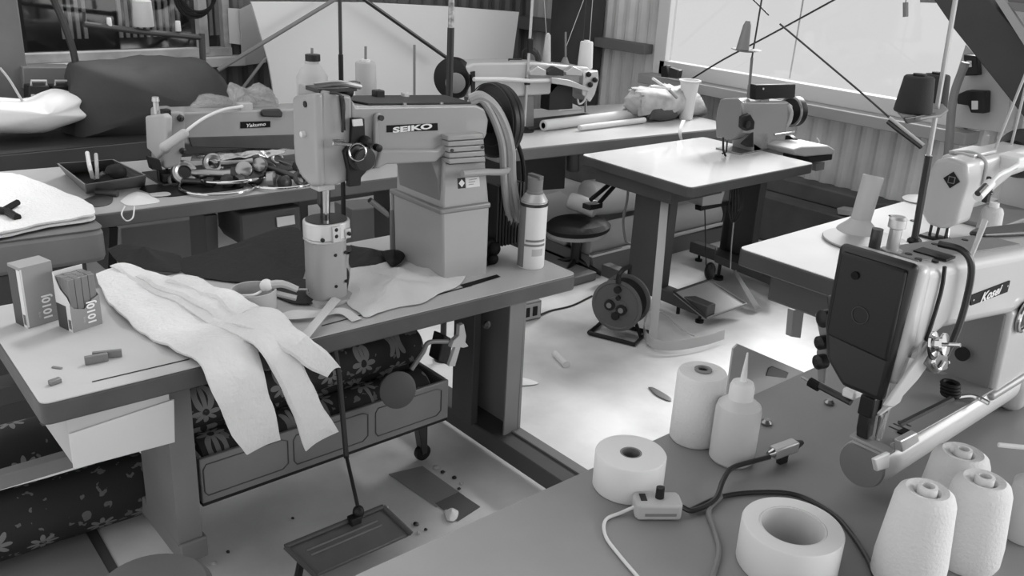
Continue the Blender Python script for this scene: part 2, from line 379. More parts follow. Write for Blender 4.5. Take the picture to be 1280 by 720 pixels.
# ---- middle table
tm = thing('sewing_table', 'pale glossy sewing table in the middle, seen corner first, holding the short machine', 'table', (3.9, 3.0, 0))
rect_slab([(3.415, 2.62), (4.46, 2.61), (4.47, 3.38), (3.44, 3.392)], T-.055, T, M['mid_top'], mat('table_edge_mid', 70, .45, vary=.08), tm, .03)
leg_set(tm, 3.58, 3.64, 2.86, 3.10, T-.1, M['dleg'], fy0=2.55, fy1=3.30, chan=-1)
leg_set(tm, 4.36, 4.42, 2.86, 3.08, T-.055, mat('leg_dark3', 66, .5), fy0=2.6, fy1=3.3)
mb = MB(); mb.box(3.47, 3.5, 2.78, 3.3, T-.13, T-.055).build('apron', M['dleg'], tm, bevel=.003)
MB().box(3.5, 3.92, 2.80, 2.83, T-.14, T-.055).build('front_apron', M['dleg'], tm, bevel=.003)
mb = MB(); PY(mb, [(880, 237), (908, 233), (902, 255), (878, 258)], 2.86, 3.0); mb.build('white_control_box', M['lite'], tm, bevel=.004)
mb = MB(); PY(mb, [(901, 232), (914, 230), (914, 248), (907, 258), (901, 252)], 2.88, 3.02); mb.build('motor', M['mid'], tm, bevel=.004)
mb = MB(); PY(mb, [(876, 258), (916, 252), (914, 256), (884, 262), (876, 264)], 2.86, 2.9); mb.build('lever_arm', M['blk'], tm, bevel=.002)
MB().tube([ay(881, 262, 2.87), ay(882, 305, 2.87), ay(883, 345, 2.83)], .0035, 6).build('pitman_rod', M['rodd'], tm)
mb = MB()
for k, dx in enumerate((0, 4, 8, 12)):
    mb.tube([ay(914+dx*.6, 230, 2.84), ay(911+dx, 260, 2.84), ay(915+dx*.2, 278, 2.84), ay(920+dx*.3, 272, 2.84), ay(926+dx*.2, 255, 2.84), ay(921+dx*.5, 230, 2.84)], .004, 6, 5)
mb.build('cable_loops', M['dark'], tm)
MB().tube([ay(917, 278, 2.83), ay(914, 310, 2.83), ay(913, 336, 2.75)], .004, 6).build('hanging_wire', M['lite'], tm)
pm = thing('foot_pedal', 'tilted pale treadle pedal beneath the middle table', 'pedal', (3.8, 2.6, 0))
q = [az(842, 365, .13), az(886, 350, .16), az(933, 380, .07), az(883, 398, .05)]
n_ = (q[1]-q[0]).cross(q[3]-q[0]).normalized(); n_ = n_ if n_.z > 0 else -n_
MB().prism([p-n_*.015 for p in q], n_*.015).build('tread_plate', mat('treadle_pale', 150, .35, vary=.06), pm, bevel=.004)
for k in range(4): MB().tube([q[k]+n_*.002, q[(k+1) % 4]+n_*.002], .006, 8).build('raised_rim', M['dark'] if k in (0, 3) else M['leg'], pm)
MB().ball(q[1]+V((.0, 0, .05)), .03, .03, .05).build('rod_joint', M['blk'], pm)
mb = MB(); c0 = az(919, 344, .12); c1 = az(944, 388, .02)
mb.prism([c0, c0+V((.03, 0, .0)), c1+V((.05, 0, .0)), c1], (0, .02, .02)).build('side_link', M['leg'], pm)
for t_ in (.2, .8):
    p = q[0]*(1-t_)+q[1]*t_; MB().tube([p-n_*.015, V((p.x, p.y, 0))], .01, 8).build('pivot_bracket', M['blk'], pm)

# ---- right table (white top)
tr = thing('sewing_table', 'white-topped sewing table at right with the thread disc on it', 'table', (3.6, 1.6, 0))
rect_slab([(2.845, 1.22), (4.62, 1.22), (4.62, 1.925), (2.845, 1.925)], T-.07, T, M['white_top'], mat('table_edge_r', 66, .5, vary=.06), tr, .03)
MB().box(2.93, 3.6, 1.36, 1.82, T-.2, T-.07).build('under_tray', mat('under_tray_grey', 74, .6), tr, bevel=.01)
MB().box(3.70, 3.76, 1.66, 1.86, 0.0, T-.07).build('leg', M['leg'], tr, bevel=.003)
MB().box(3.70, 3.76, 1.26, 1.46, 0.0, T-.07).build('leg', M['leg'], tr, bevel=.003)
mb = MB(); PY(mb, [(992, 388), (1006, 385), (1001, 423), (989, 421)], 1.9, 1.93); mb.build('hanging_strut', M['mid'], tr, bevel=.003)
MB().box(3.0, 3.14, 1.80, 1.9, T-.14, T-.07).build('bracket', M['dark'], tr)
bl = thing('support_frame', 'dark low foot frame with casters behind the white right table', 'frame', (3.9, 2.4, 0))
mb = MB(); mb.prism([az(893, 318, .1), az(975, 352, .1), az(975, 362, .1), az(893, 328, .1)], (0, 0, .05)); mb.build('foot_bar', M['dleg'], bl, bevel=.004)
for p in ((898, 345), (968, 366), (1000, 384)):
    c = az(p[0], p[1], .02); MB().lathe([(.03, 0), (.03, .02), (.01, .022), (.01, .1)], (c.x, c.y, 0)).build('levelling_foot', M['blk'], bl)

# ---- nearest table (bottom right)
tn = thing('sewing_table', 'nearest dark grey sewing table in the bottom right, under the sleeve-arm machine', 'table', (1.9, .6, 0))
rect_slab([(.45, -.05), (3.2, -.05), (3.2, 1.15), (.45, 1.15)], T-.04, T, M['near_top'], M['wood_edge'], tn, .02)
for x in (.75, 2.9):
    for y in (.1, .95): MB().box(x, x+.06, y, y+.06, 0, T-.04).build('leg', M['leg'], tn, bevel=.003)
# ---- back left table
tb = thing('sewing_table', 'back left sewing table with the tool pile and pliers box on it', 'table', (1.7, 3.9, 0))
rect_slab([(.60, 3.57), (2.60, 3.46), (2.66, 4.16), (.64, 4.42)], T-.06, T, mat('pale_top2', 172, .35, vary=.03), mat('table_edge_bl', 84, .5, vary=.1), tb, .03)
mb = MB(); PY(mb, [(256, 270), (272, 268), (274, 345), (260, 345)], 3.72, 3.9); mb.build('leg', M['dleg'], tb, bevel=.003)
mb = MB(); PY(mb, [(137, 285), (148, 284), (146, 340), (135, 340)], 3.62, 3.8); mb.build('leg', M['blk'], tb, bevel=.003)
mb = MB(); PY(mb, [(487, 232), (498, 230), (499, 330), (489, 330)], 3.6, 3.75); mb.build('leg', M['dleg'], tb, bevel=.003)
MB().tube([ay(462, 250, 3.62), ay(494, 275, 3.62)], .014, 8).build('diagonal_brace', M['leg'], tb)
MB().tube([ay(609, 268, 3.62), ay(640, 298, 3.62)], .012, 8).build('diagonal_brace', M['leg'], tb)
mb = MB(); PY(mb, [(300, 268), (376, 257), (378, 296), (310, 312), (302, 300)], 3.6, 3.85); mb.build('motor_housing', M['dleg'], tb, bevel=.01)
mb = MB(); PY(mb, [(346, 272), (368, 269), (369, 280), (347, 284)], 3.592, 3.598); mb.build('rating_plate', M['paper'], tb)
# ---- back right table
tq = thing('sewing_table', 'back right sewing table carrying the long-arm machine and fabric roll', 'table', (4.2, 4.0, 0))
rect_slab([(3.10, 3.67), (4.98, 3.48), (5.04, 4.42), (3.16, 4.7)], T-.07, T, mat('pale_top3', 182, .3, vary=.03), M['leg'], tq, .03)
MB().tube([ay(752, 180, 3.95), ay(754, 255, 3.95)], .03, 14).build('leg', M['leg'], tq)
MB().tube([(4.85, 3.65, 0), (4.85, 3.65, T-.07)], .03, 14).build('leg', M['leg'], tq)
MB().tube([(3.25, 4.45, 0), (3.25, 4.45, T-.07)], .03, 14).build('leg', M['leg'], tq)
MB().tube([(4.9, 4.3, 0), (4.9, 4.3, T-.07)], .03, 14).build('leg', M['leg'], tq)
# ---- small brown table front left
tl = thing('side_table', 'rounded-corner table at the left edge under the folded towel', 'table', (.6, 3.4, 0))
rect_slab([(.1, 3.42), (.97, 3.36), (.97, 3.545), (.1, 3.57)], T-.13, T, mat('top_l', 110, .5), mat('side_left_edge', 118, .45, vary=.08), tl, .05, bev=.02)
MB().box(.2, .9, 3.40, 3.53, 0, T-.13).build('cabinet_body', mat('cab_l', 70, .6), tl, bevel=.005)
# ---- far back table
tk = thing('work_table', 'dark-edged work table along the back wall under the grey tarp', 'table', (1.6, 5.2, 0))
rect_slab([(.4, 4.72), (2.7, 4.72), (2.7, 5.5), (.4, 5.5)], T-.1, T, mat('dark_top', 40, .5), mat('dark_edge', 62, .5, vary=.1), tk, .02)
for x in (.6, 2.5):
    for y in (4.8, 5.35): MB().box(x, x+.06, y, y+.06, 0, T-.1).build('leg', M['dleg'], tk)
# ================================================================ SEWING MACHINES
U = V((1, 0, 0)); UP = V((0, 0, 1))
# ---- post-bed machine on the front table
s1 = thing('sewing_machine', 'grey post-bed sewing machine with SEIKO nameplate on the front table', 'sewing machine', (1.55, 2.33, T))
Yf, Yb = 2.235, 2.40
mb = MB(); PY(mb, [(440, 124), (446, 133), (596, 131), (606, 136), (611, 150), (609, 168), (604, 178), (562, 180), (553, 189), (540, 199), (480, 202), (466, 211), (452, 222), (440, 222)], Yf, Yb)
mb.build('arm', M['mach'], s1, bevel=.014, seg=4)
mb = MB(); PY(mb, [(476, 187), (546, 187), (560, 178), (560, 190), (545, 203), (484, 206), (470, 212)], Yf-.012, Yf+.01); mb.build('arm_lower_rib', M['mach'], s1, bevel=.008, seg=3)
za = ay(520, 133, Yf).z
zl, zr = ay(446, 133, Yf).z+.001, ay(596, 131, Yf).z+.001
MB().prism([(1.40, Yf+.012, zl-.003), (1.78, Yf+.012, zr), (1.78, Yb-.004, zr), (1.34, Yb-.004, zl)], (0, 0, .006)).build('top_cover', M['cover'], s1, bevel=.002)
for p in ((466, 133), (506, 133), (552, 132), (476, 123)): MB().lathe([(.006, 0), (.006, .005), (.0, .006)], az(p[0], p[1]-2, za+.008)).build('screw', M['steel'], s1)
mb = MB(); mb.box(1.50, 1.53, 2.36, 2.39, za, za+.03); mb.build('oil_cap', M['blk'], s1, bevel=.003)
mb = MB(); mb.box(1.60, 1.62, 2.36, 2.38, za-.01, za+.018); mb.build('fitting', M['alu'], s1, bevel=.003)
# head
mb = MB(); PY(mb, [(404, 113), (440, 120), (441, 160), (441, 200), (436, 226), (420, 232), (404, 232), (402, 170)], Yf, Yb-.02); mb.build('head', M['mach'], s1, bevel=.008, seg=3)
x0 = ay(404, 170, Yf).x
mb = MB(); pr = [(Yf-.002, 1.385), (Yb-.03, 1.355), (Yb-.025, 1.22), (Yb-.03, 1.16), (Yb-.07, 1.125), (Yf+.04, 1.11), (Yf-.004, 1.125)]
mb.prism([(x0-.022, y, z) for y, z in pr], (.028, 0, 0)); mb.build('face_plate', M['machl'] if 0 else M['mach'], s1, bevel=.012, seg=4)
MB().lathe([(.008, 0), (.008, .012), (.004, .014)], (x0-.022, 2.30, 1.26), (-1, 0, 0)).build('face_plate_knob', M['paper'], s1)
MB().lathe([(.009, 0), (.009, .003)], (x0-.022, 2.29, 1.345), (-1, 0, 0)).build('oil_hole', M['blk'], s1)
# top levers, needle mechanism
mb = MB(); mb.box(x0+.0, x0+.12, 2.25, 2.33, 1.378, 1.39).box(x0+.03, x0+.15, 2.28, 2.31, 1.39, 1.398); mb.build('top_lever_plate', M['dark'], s1, bevel=.002)
mb = MB(); mb.tube([(x0-.01, 2.26, 1.40), (x0+.06, 2.24, 1.405), (x0+.13, 2.25, 1.39)], .008, 8, 4); mb.build('thread_lever', M['steel'], s1)
MB().box(1.35, 1.37, 2.30, 2.34, 1.35, 1.385).ball((1.36, 2.30, 1.37), .022).build('thumb_screw', M['blk'], s1)
mb = MB(); PY(mb, [(425, 120), (430, 120), (432, 163), (429, 163)], Yf-.006, Yf-.001); mb.build('take_up_slot', M['blk'], s1)
MB().tube([ay(428, 165, Yf-.02), ay(430, 130, Yf-.03), ay(424, 118, Yf-.01), ay(412, 116, Yf)], .004, 6, 4).build('take_up_lever', M['dark'], s1)
# tension unit
mb = MB(); PY(mb, [(441, 148), (456, 148), (457, 170), (462, 180), (466, 195), (462, 210), (452, 222), (451, 232), (436, 234), (436, 214), (433, 200), (431, 190), (440, 178)], Yf-.02, Yf-.002); mb.build('tension_bracket', M['blk'], s1, bevel=.003)
mb = MB(); c = ay(448, 196, Yf-.02); mb.lathe([(.036, 0), (.036, .008), (.02, .012), (.02, .028), (.032, .032), (.032, .04), (.0, .042)], c, (0, -1, 0)); mb.build('tension_disc', M['dark'], s1)
MB().ring(ay(447, 190, Yf-.055), (-.3, -1, .2), .024, .003).build('tension_ring', M['chrome'], s1)
c = ay(455, 176, Yf-.02); MB().lathe([(.016, 0), (.016, .012), (.01, .03), (.0, .032)], c, (0, -1, 0)).build('tension_knob', M['blk'], s1)
MB().tube([ay(416, 179, Yf-.04), ay(440, 181, Yf-.04)], .005, 8).build('thread_guide_pin', M['chrome'], s1)
MB().tube([ay(416, 175, Yf-.03), ay(430, 176, Yf-.03)], .003, 8).build('thread_guide_wire', M['chrome'], s1)
mb = MB(); PY(mb, [(441, 150), (453, 149), (454, 157), (442, 158)], Yf-.026, Yf-.02); mb.build('maker_tag', M['paper'], s1)
mb = MB(); PY(mb, [(470, 146), (473, 142), (477, 142), (479, 148), (474, 152), (474, 182), (472, 188), (468, 186), (468, 182)], Yf-.018, Yf-.002); mb.build('lift_lever', M['mach'], s1, bevel=.004)
MB().lathe([(.008, 0), (.008, .01)], ay(475, 147, Yf-.018), (0, -1, 0)).build('lift_lever_pivot', M['dark'], s1)
MB().lathe([(.011, 0), (.011, .018), (.006, .02)], ay(470, 184, Yf-.018), (0, -1, 0)).build('lift_lever_knob', M['blk'], s1)
# nameplate
mb = MB(); PY(mb, [(484, 157), (547, 154), (547.5, 163), (484, 165.5)], Yf-.003, Yf+.001); npl = mb.build('name_plate', M['blk2'], s1)
text('SEIKO', 'name_lettering', M['white'], npl, ay(516, 160, Yf-.004), U, UP, .0155, bold=.045, sx=2.45)
# needle bar and foot
mb = MB(); mb.box(x0+.0, x0+.055, 2.27, 2.32, 1.095, 1.115); mb.build('needle_bar_collar', M['alu'], s1, bevel=.003)
mb = MB().tube([ay(407, 226, 2.30), ay(407.5, 288, 2.32)], [.012, .008], 10); mb.build('needle_bar', M['chrome'], s1)
mb = MB(); PY(mb, [(400, 231), (414, 231), (413, 268), (411, 285), (409, 290), (404, 290), (404, 262), (400, 256)], 2.33, 2.35); mb.build('presser_bar', M['dark'], s1, bevel=.003)
MB().box(1.27, 1.32, 2.3, 2.34, .94, .955).build('presser_foot', M['blk'], s1, bevel=.004)
# post
pc = V((1.297, 2.33, 0)); rs = []
mb = MB()
def rr(c, hx, hy, z, r=.03, k=4):
    out = []
    for sx, sy, a0 in ((1, 1, 0), (-1, 1, 90), (-1, -1, 180), (1, -1, 270)):
        for i in range(k+1):
            a = math.radians(a0+90*i/k); out.append((c[0]+sx*(hx-r)+r*math.cos(a), c[1]+sy*(hy-r)+r*math.sin(a), z))
    return out
mb.loft([rr(pc, .056, .05, z, .03) for z in (T, .93)]); mb.build('post', M['mach'], s1)
mb = MB(); mb.loft([rr(pc, .064, .058, .93, .05), rr(pc, .064, .058, .938, .05)]); mb.build('post_collar', M['alu'], s1, bevel=.002)
mb = MB(); mb.loft([rr(pc+V((.005, 0, 0)), .069, .06, z, .055, 6) for z in (.938, .99)]); mb.build('hook_cover', mat('polished_cover', 205, .35, .3), s1, bevel=.004)
mb = MB(); mb.loft([rr(pc+V((.005, 0, 0)), .062, .054, z, .05, 6) for z in (.9905, .993)]); mb.build('throat_plate', M['dark'], s1)
mb = MB(); mb.box(1.285, 1.312, 2.262, 2.275, .935, .985).box(1.33, 1.35, 2.268, 2.278, .94, .97); mb.build('hook_bracket', M['alu'], s1, bevel=.002)
for dx, dz in ((-.045, .95), (.0, .955), (.0, .975), (.045, .955)):
    MB().lathe([(.006, 0), (.006, .006), (.003, .007)], (1.297+dx, 2.268, dz), (0, -1, 0)).build('screw', M['blk'], s1)
for dx, dz in ((.005, .89), (.04, .893), (.005, .79), (.04, .80)):
    MB().lathe([(.005, 0), (.005, .003)], (1.297+dx, 2.281, dz), (0, -1, 0)).build('screw', M['blk'], s1)
MB().loft([rr(pc, .075, .08, T, .03), rr(pc, .07, .075, T+.01, .03)]).build('bed_plate', M['mach'], s1)
# column
mb = MB(); PY(mb, [(556, 175), (604, 172), (609, 222), (612, 258), (553, 268), (555, 215)], 2.235, 2.5); mb.build('column', M['mach'], s1, bevel=.008, seg=3)
mb = MB(); PY(mb, [(553, 265), (612, 256), (612, 262), (609, 345), (554, 357), (553, 272)], 2.228, 2.51); mb.build('column_base', M['mach'], s1, bevel=.008, seg=3)
mb = MB(); PY(mb, [(551, 262), (614, 253), (614, 260), (551, 269)], 2.222, 2.518); mb.build('column_lip', M['machd'], s1, bevel=.006, seg=3)
x1 = ay(554, 200, 2.235).x
mb = MB(); mb.prism([(1.60, 2.25, 1.22), (1.66, 2.25, 1.215), (1.675, 2.25, 1.05), (1.672, 2.25, .99), (1.668, 2.25, .99), (1.655, 2.25, 1.08), (1.63, 2.25, 1.14)], (0, .23, 0)); mb.build('column_gusset', M['machd'], s1, bevel=.005)
for i in range(5):
    t0, t1 = i/5, (i+.88)/5
    def L(t): return (560+2*t, 170+36*t)
    def R(t): return (604+3*t, 167+36*t)
    mb = MB(); PY(mb, [L(t0), R(t0), R(t1), L(t1)], 2.20-.0, 2.24); mb.build('rib_cover', M['mach'], s1, bevel=.003)
MB().prism([ay(560, 170, 2.215), ay(604, 167, 2.215), ay(607, 203, 2.215), ay(562, 206, 2.215)], (0, .02, 0)).build('rib_cover_backing', M['dark'], s1)
for p in ((565, 188), (603, 184)): MB().lathe([(.005, 0), (.005, .003)], ay(p[0], p[1], 2.199), (0, -1, 0)).build('screw', M['dark'], s1)
MB().tube([ay(578, 217, 2.19), ay(605, 215, 2.19), ay(628, 215, 2.22), ay(635, 210, 2.24), ay(638, 195, 2.26)], .011, 10, 4).build('conduit', M['mach'], s1)
mb = MB(); PY(mb, [(572, 223), (581, 222), (582, 235), (573, 236)], 2.2335, 2.236); mpl = mb.build('mark_plate', M['blk'], s1)
mb = MB(); mb.add([ay(573.5, 229.3, 2.233), ay(577.2, 224, 2.233), ay(581, 228.7, 2.233), ay(577.4, 234, 2.233)], [(0, 1, 2, 3)]); mb.build('mark_diamond', M['white'], mpl)
mb = MB(); PY(mb, [(582, 222), (599, 221), (600, 233), (583, 235)], 2.2335, 2.236); mlb = mb.build('maker_label', M['paper'], s1)
for k in range(3): MB().box(ay(586, 225, 2.233).x, ay(596-2*k, 225, 2.233).x, 2.2325, 2.2332, ay(586, 225+3*k, 2.233).z-.001, ay(586, 225+3*k, 2.233).z+.001).build('label_line', M['mid'], mlb)
MB().lathe([(.006, 0), (.006, .003)], ax(534, 227, 1.672), (-1, 0, 0)).build('oil_hole', M['blk'], s1)
# wheel, pulley, belt cover
hw = V((1.955, 2.34, 1.232))
MB().lathe([(.05, -.03), (.11, -.025), (.125, -.015), (.125, .0), (.112, .004), (.118, .012), (.118, .026), (.1, .03), (.02, .034)], hw, (1, 0, 0), n=48).build('handwheel', M['blk'], s1)
MB().lathe([(.03, -.1), (.045, -.02)], hw, (1, 0, 0)).build('shaft_boss', M['blk'], s1)
for r_ in (.085, .122): MB().ring(hw+V((-.026, 0, 0)), (1, 0, 0), r_, .002, 48, 6).build('wheel_groove', M['dark'], s1)
mb = MB(); 
for i in range(9): mb.box(1.93+i*.014, 1.938+i*.014, 2.28, 2.42, .80, 1.02)
mb.box(1.93, 2.05, 2.30, 2.42, .80, 1.02); mb.build('motor_fins', M['rodd'], s1, bevel=.002)
for i, (r_, off, g) in enumerate(((.016, 0, 'mach'), (.012, .022, 'machd'), (.012, .04, 'mach'))):
    pts = [ay(588-i, 124+3*i, 2.26), ay(601, 120+2*i, 2.24), ay(617-2*i, 132+4*i, 2.24), ay(630-4*i, 155+3*i, 2.23), ay(638-5*i, 185, 2.23), ay(640-5*i, 225, 2.25), ay(646-6*i, 262, 2.28), ay(650-5*i, 285, 2.30)]
    MB().tube(pts, r_, 10, 5).build('cable', M[g], s1)
MB().tube([ay(645, 175, 2.3), ay(653, 200, 2.3), ay(655, 240, 2.3), ay(650, 275, 2.3)], .008, 8, 4).build('black_cable', M['blk'], s1)
MB().box(1.89, 1.93, 2.28, 2.33, T, .83).ball((1.92, 2.28, .80), .025).ball((1.915, 2.275, .765), .02).build('bobbin_winder', M['blk2'], s1, bevel=.004)
MB().add([az(575, 356, T+.001), az(621, 343, T+.001), az(626, 346, T+.001), az(580, 360, T+.001)], [(0, 1, 2, 3)]).build('table_slot', M['blk2'], s1)

# ---- sleeve-arm machine on the nearest table
s2 = thing('sewing_machine', 'big cylinder-arm sewing machine with dark face cover and Kosei nameplate on the nearest table', 'sewing machine', (1.9, .78, T))
ya, yb = .70, .845
def ztop(x): return 1.262-.110*(x-1.66)
mb = MB()
mb.prism([(1.66, ya, 1.262), (2.75, ya, 1.142), (2.75, ya, 1.0), (2.35, ya, 1.03), (2.15, ya, 1.05), (1.98, ya, 1.075), (1.80, ya, 1.10), (1.665, ya, 1.07)], (0, yb-ya, 0)); mb.build('arm', M['machl'], s2, bevel=.022, seg=5)
MB().box(1.63, 1.675, ya-.004, yb+.004, 1.02, 1.268).build('head_collar', M['machl'], s2, bevel=.016, seg=4)
mb = MB(); mb.prism([(1.612, .702, 1.275), (1.612, .862, 1.275), (1.612, .862, 1.10), (1.612, .845, 1.03), (1.612, .80, .985), (1.612, .712, .985)], (.024, 0, 0)); mb.build('face_cover', mat('black_enamel', 26, .42, bump=.03, scale=10), s2, bevel=.012, seg=3)
mb = MB(); mb.prism([(1.603, .715, 1.262), (1.603, .850, 1.262), (1.603, .850, 1.085), (1.603, .715, 1.075)], (.012, 0, 0)); mb.build('face_cover_panel', M['blk'], s2, bevel=.01, seg=3)
MB().ring((1.602, .785, 1.15), (1, 0, 0), .017, .0012, 24, 6).build('cover_emboss', mat('blk3', 44, .4), s2)
MB().lathe([(.008, 0), (.008, .004)], (1.603, .81, 1.225), (-1, 0, 0)).build('cover_screw', M['blk2'], s2)
# dark cap plate on the top, holes
MB().prism([(1.69, .735, ztop(1.69)-.002), (2.2, .735, ztop(2.2)-.002), (2.2, .825, ztop(2.2)-.002), (1.69, .825, ztop(1.69)-.002)], (0, 0, .005)).build('top_plate', M['mid'], s2, bevel=.002)
for x, y in ((1.70, .74), (1.73, .72), (1.72, .77), (1.79, .735), (1.9, .80), (2.05, .8)):
    MB().lathe([(.007, 0), (.007, .004)], (x, y, ztop(x)+.001)).build('oil_hole', M['blk'], s2)
MB().box(1.76, 1.80, .712, .78, 1.252, 1.257).build('slot_plate', M['blk'], s2)
mb = MB(); mb.prism([(2.16, .80, ztop(2.16)), (2.7, .74, ztop(2.7)), (2.7, .845, ztop(2.7)), (2.2, .845, ztop(2.2)), (2.14, .83, ztop(2.14))], (0, 0, .012)); mb.build('rear_cover', mat('rear_cover', 66, .4, vary=.1), s2, bevel=.006)
c = V((1.71, .80, 1.25)); MB().lathe([(.02, 0), (.02, .012), (.012, .013), (.012, .055), (.017, .058), (.017, .075), (.013, .08)], c).build('pressure_screw', M['alu'], s2)
MB().lathe([(.011, 0), (.011, .05)], (1.675, .82, 1.255)).build('pressure_post', M['dark'], s2)
# slot lines on the front of the head and cable loop
MB().tube([(1.72, .696, 1.255), (1.725, .694, 1.2), (1.715, .696, 1.10)], .004, 6, 3).build('thread_lever_slot', M['blk'], s2)
MB().tube([(1.80, .75, 1.272), (1.805, .705, 1.27), (1.815, .684, 1.24), (1.825, .682, 1.17), (1.81, .68, 1.1), (1.775, .68, 1.045)], .007, 8, 5).build('rubber_tube', M['dark'], s2)
mb = MB(); PY(mb, [(1213.5, 370), (1263, 351), (1259.5, 365), (1214, 382)], ya-.003, ya+.001)
npl = mb.build('name_plate', M['blk2'], s2)
text('Kosei', 'name_lettering', M['white'], npl, ay(1238.5, 367, ya-.004), U, UP, .021, shear=.3, bold=.035, sx=1.45)
for p in ((1217, 375), (1259.5, 357.5)): MB().lathe([(.002, 0), (.002, .001)], ay(p[0], p[1], ya-.0035), (0, -1, 0)).build('rivet', M['white'], npl)
mb = MB(); c = ay(1281, 396, ya-.01); mb.ring(c, (0, 1, 0), .035, .006); mb.build('dial_ring', M['chrome'], s2)
MB().lathe([(.033, 0), (.033, .01)], c, (0, 1, 0)).build('dial', M['blk'], s2)
# column
mb = MB(); mb.prism([(2.15, ya-.003, 1.06), (2.8, ya-.003, 1.06), (2.8, ya-.003, .83), (2.17, ya-.003, .83)], (0, .2, 0)); mb.build('column', M['machl'], s2, bevel=.012, seg=4)
MB().prism([(2.146, .71, 1.05), (2.146, .885, 1.06), (2.162, .885, .845), (2.162, .71, .835)], (.008, 0, 0)).build('column_side_shade', M['machd'], s2, bevel=.003)  # darker enamel plate paints the shade on the column's side face
MB().lathe([(.017, 0), (.017, .008)], ax(1204, 442, 2.143), (-1, 0, 0)).build('column_hole', M['blk'], s2)
MB().ring(ax(1182, 453, 2.13), (1, 0, 0), .008, .003, 16, 6).build('hook_eye', M['chrome'], s2)
# cylinder bed
bc = V((1.66, .745, .812)); R_ = .052
def bring(x, k=1.0):
    out = []
    for i in range(28):
        a = 2*math.pi*i/28; y = bc.y+R_*k*math.cos(a); z = bc.z+R_*k*math.sin(a); out.append((x, y, min(z, bc.z+R_*.72)))
    return out
MB().loft([bring(1.662, .96), bring(1.667), bring(2.9)]).build('cylinder_bed', M['machl'], s2)
MB().loft([bring(1.655, .93), bring(1.662, .97)]).build('bed_end_cap', M['machd'], s2)
zt_ = bc.z+R_*.72
mb = MB(); mb.prism([(1.68, .71, zt_), (2.08, .70, zt_), (2.3, .70, zt_), (2.3, .90, zt_), (2.0, .87, zt_), (1.82, .79, zt_), (1.68, .785, zt_)], (0, 0, .006)); mb.build('bed_plate', M['machd'], s2, bevel=.002)
MB().box(1.672, 1.70, .70, .79, zt_, zt_+.008).build('needle_plate', M['mach'], s2, bevel=.002)
for k in range(3): MB().box(1.78+.02*k, 1.785+.02*k, .73, .76, zt_+.006, zt_+.0065).build('plate_slot', M['blk'], s2)
mb = MB(); mb.box(1.77, 1.80, .715, .735, zt_+.006, zt_+.009); mb.build('slide_slot', M['blk2'], s2)
mb = MB(); PY(mb, [(1126, 530), (1192, 497), (1194, 500), (1128, 533)], .692, .70); mb.build('bed_edge_strip', M['dark'], s2)
mb = MB(); PY(mb, [(1126, 552), (1147, 541), (1150, 552), (1128, 566)], .684, .70); mb.build('hook_guard', M['alu'], s2, bevel=.003)
mb = MB(); PY(mb, [(1094, 575), (1113, 566), (1112, 585), (1097, 590)], .69, .70); mb.build('bed_end_clip', M['white'], s2, bevel=.003)
mb = MB(); mb.tube([(1.70, .71, zt_+.01), (1.73, .70, zt_+.012), (1.76, .695, zt_+.005)], .006, 8, 3); mb.build('guide_finger', M['alu'], s2)
# bed casting behind, curved transition
mb = MB(); mb.prism([(2.15, .69, .83), (2.9, .68, .84), (2.9, .93, .84), (2.12, .92, .84)], (0, 0, .02)); mb.build('bed_shoulder', M['mach'], s2, bevel=.008)
mb = MB(); mb.prism([(2.32, .68, T), (2.9, .68, T), (2.9, .90, T), (2.32, .90, T)], (0, 0, .1)); mb.build('bed_foot', M['machl'], s2, bevel=.03, seg=4)
for k in range(4): MB().ring(ax(1188, 492-k*4, 2.02)+V((0, 0, 0)), (0, 0, 1), .018, .005, 20, 6).build('rubber_bellows', M['blk2'], s2)
MB().tube([az(1194, 497, .862), az(1212, 495, .866), az(1224, 498, .866), az(1236, 504, .864)], .006, 8, 4).build('chrome_hose', M['chrome'], s2)
# needle mechanism
nx, ny = 1.685, .765
MB().lathe([(.016, 0), (.018, .05), (.012, .06)], (nx, ny, .93)).box(nx-.02, nx+.018, ny-.016, ny+.016, .915, .96).build('presser_foot_block', M['blk'], s2, bevel=.003)
MB().tube([(nx, ny, 1.0), (nx, ny, .92)], .006, 8).build('presser_bar', M['chrome'], s2)
MB().tube([(nx+.012, ny-.02, 1.0), (nx+.012, ny-.02, zt_+.05), (nx+.012, ny-.02, zt_)], [.006, .003, .001], 8).build('needle_bar', M['chrome'], s2)
mb = MB(); mb.prism([(nx-.015, ny-.01, .925), (nx+.015, ny-.01, .925), (nx+.02, ny-.01, zt_+.012), (nx-.005, ny-.01, zt_+.008), (nx-.012, ny-.01, .88)], (0, .025, 0)); mb.build('presser_foot', M['dark'], s2, bevel=.003)
mb = MB(); mb.prism([(nx+.02, ny-.03, .93), (nx+.028, ny-.03, .93), (nx+.02, ny-.03, zt_+.01), (nx+.012, ny-.03, zt_+.01)], (0, .006, 0)); mb.build('finger_guard', M['chrome'], s2)
MB().tube([ay(1141, 498-50, .69), ay(1120, 500, .69), ay(1098, 518, .70)], [.013, .009, .004], 8).build('thread_guide_bar', M['alu'], s2)
mb = MB(); PY(mb, [(1163, 428), (1176, 436), (1148, 475), (1116, 510), (1107, 508), (1128, 478)], .672, .68); mb.build('needle_cover_plate', M['lite'], s2, bevel=.003)
c = ay(1166, 430, .66); MB().lathe([(.024, 0), (.024, .005), (.014, .008), (.014, .016), (.022, .019), (.022, .024), (.004, .026), (.004, .05)], c, (.1, -1, .3)).build('tension_disc', M['chrome'], s2)
MB().lathe([(.025, .0), (.025, .004)], c+V((0, .0, -.006)), (.1, -1, .3)).build('tension_washer', M['blk'], s2)
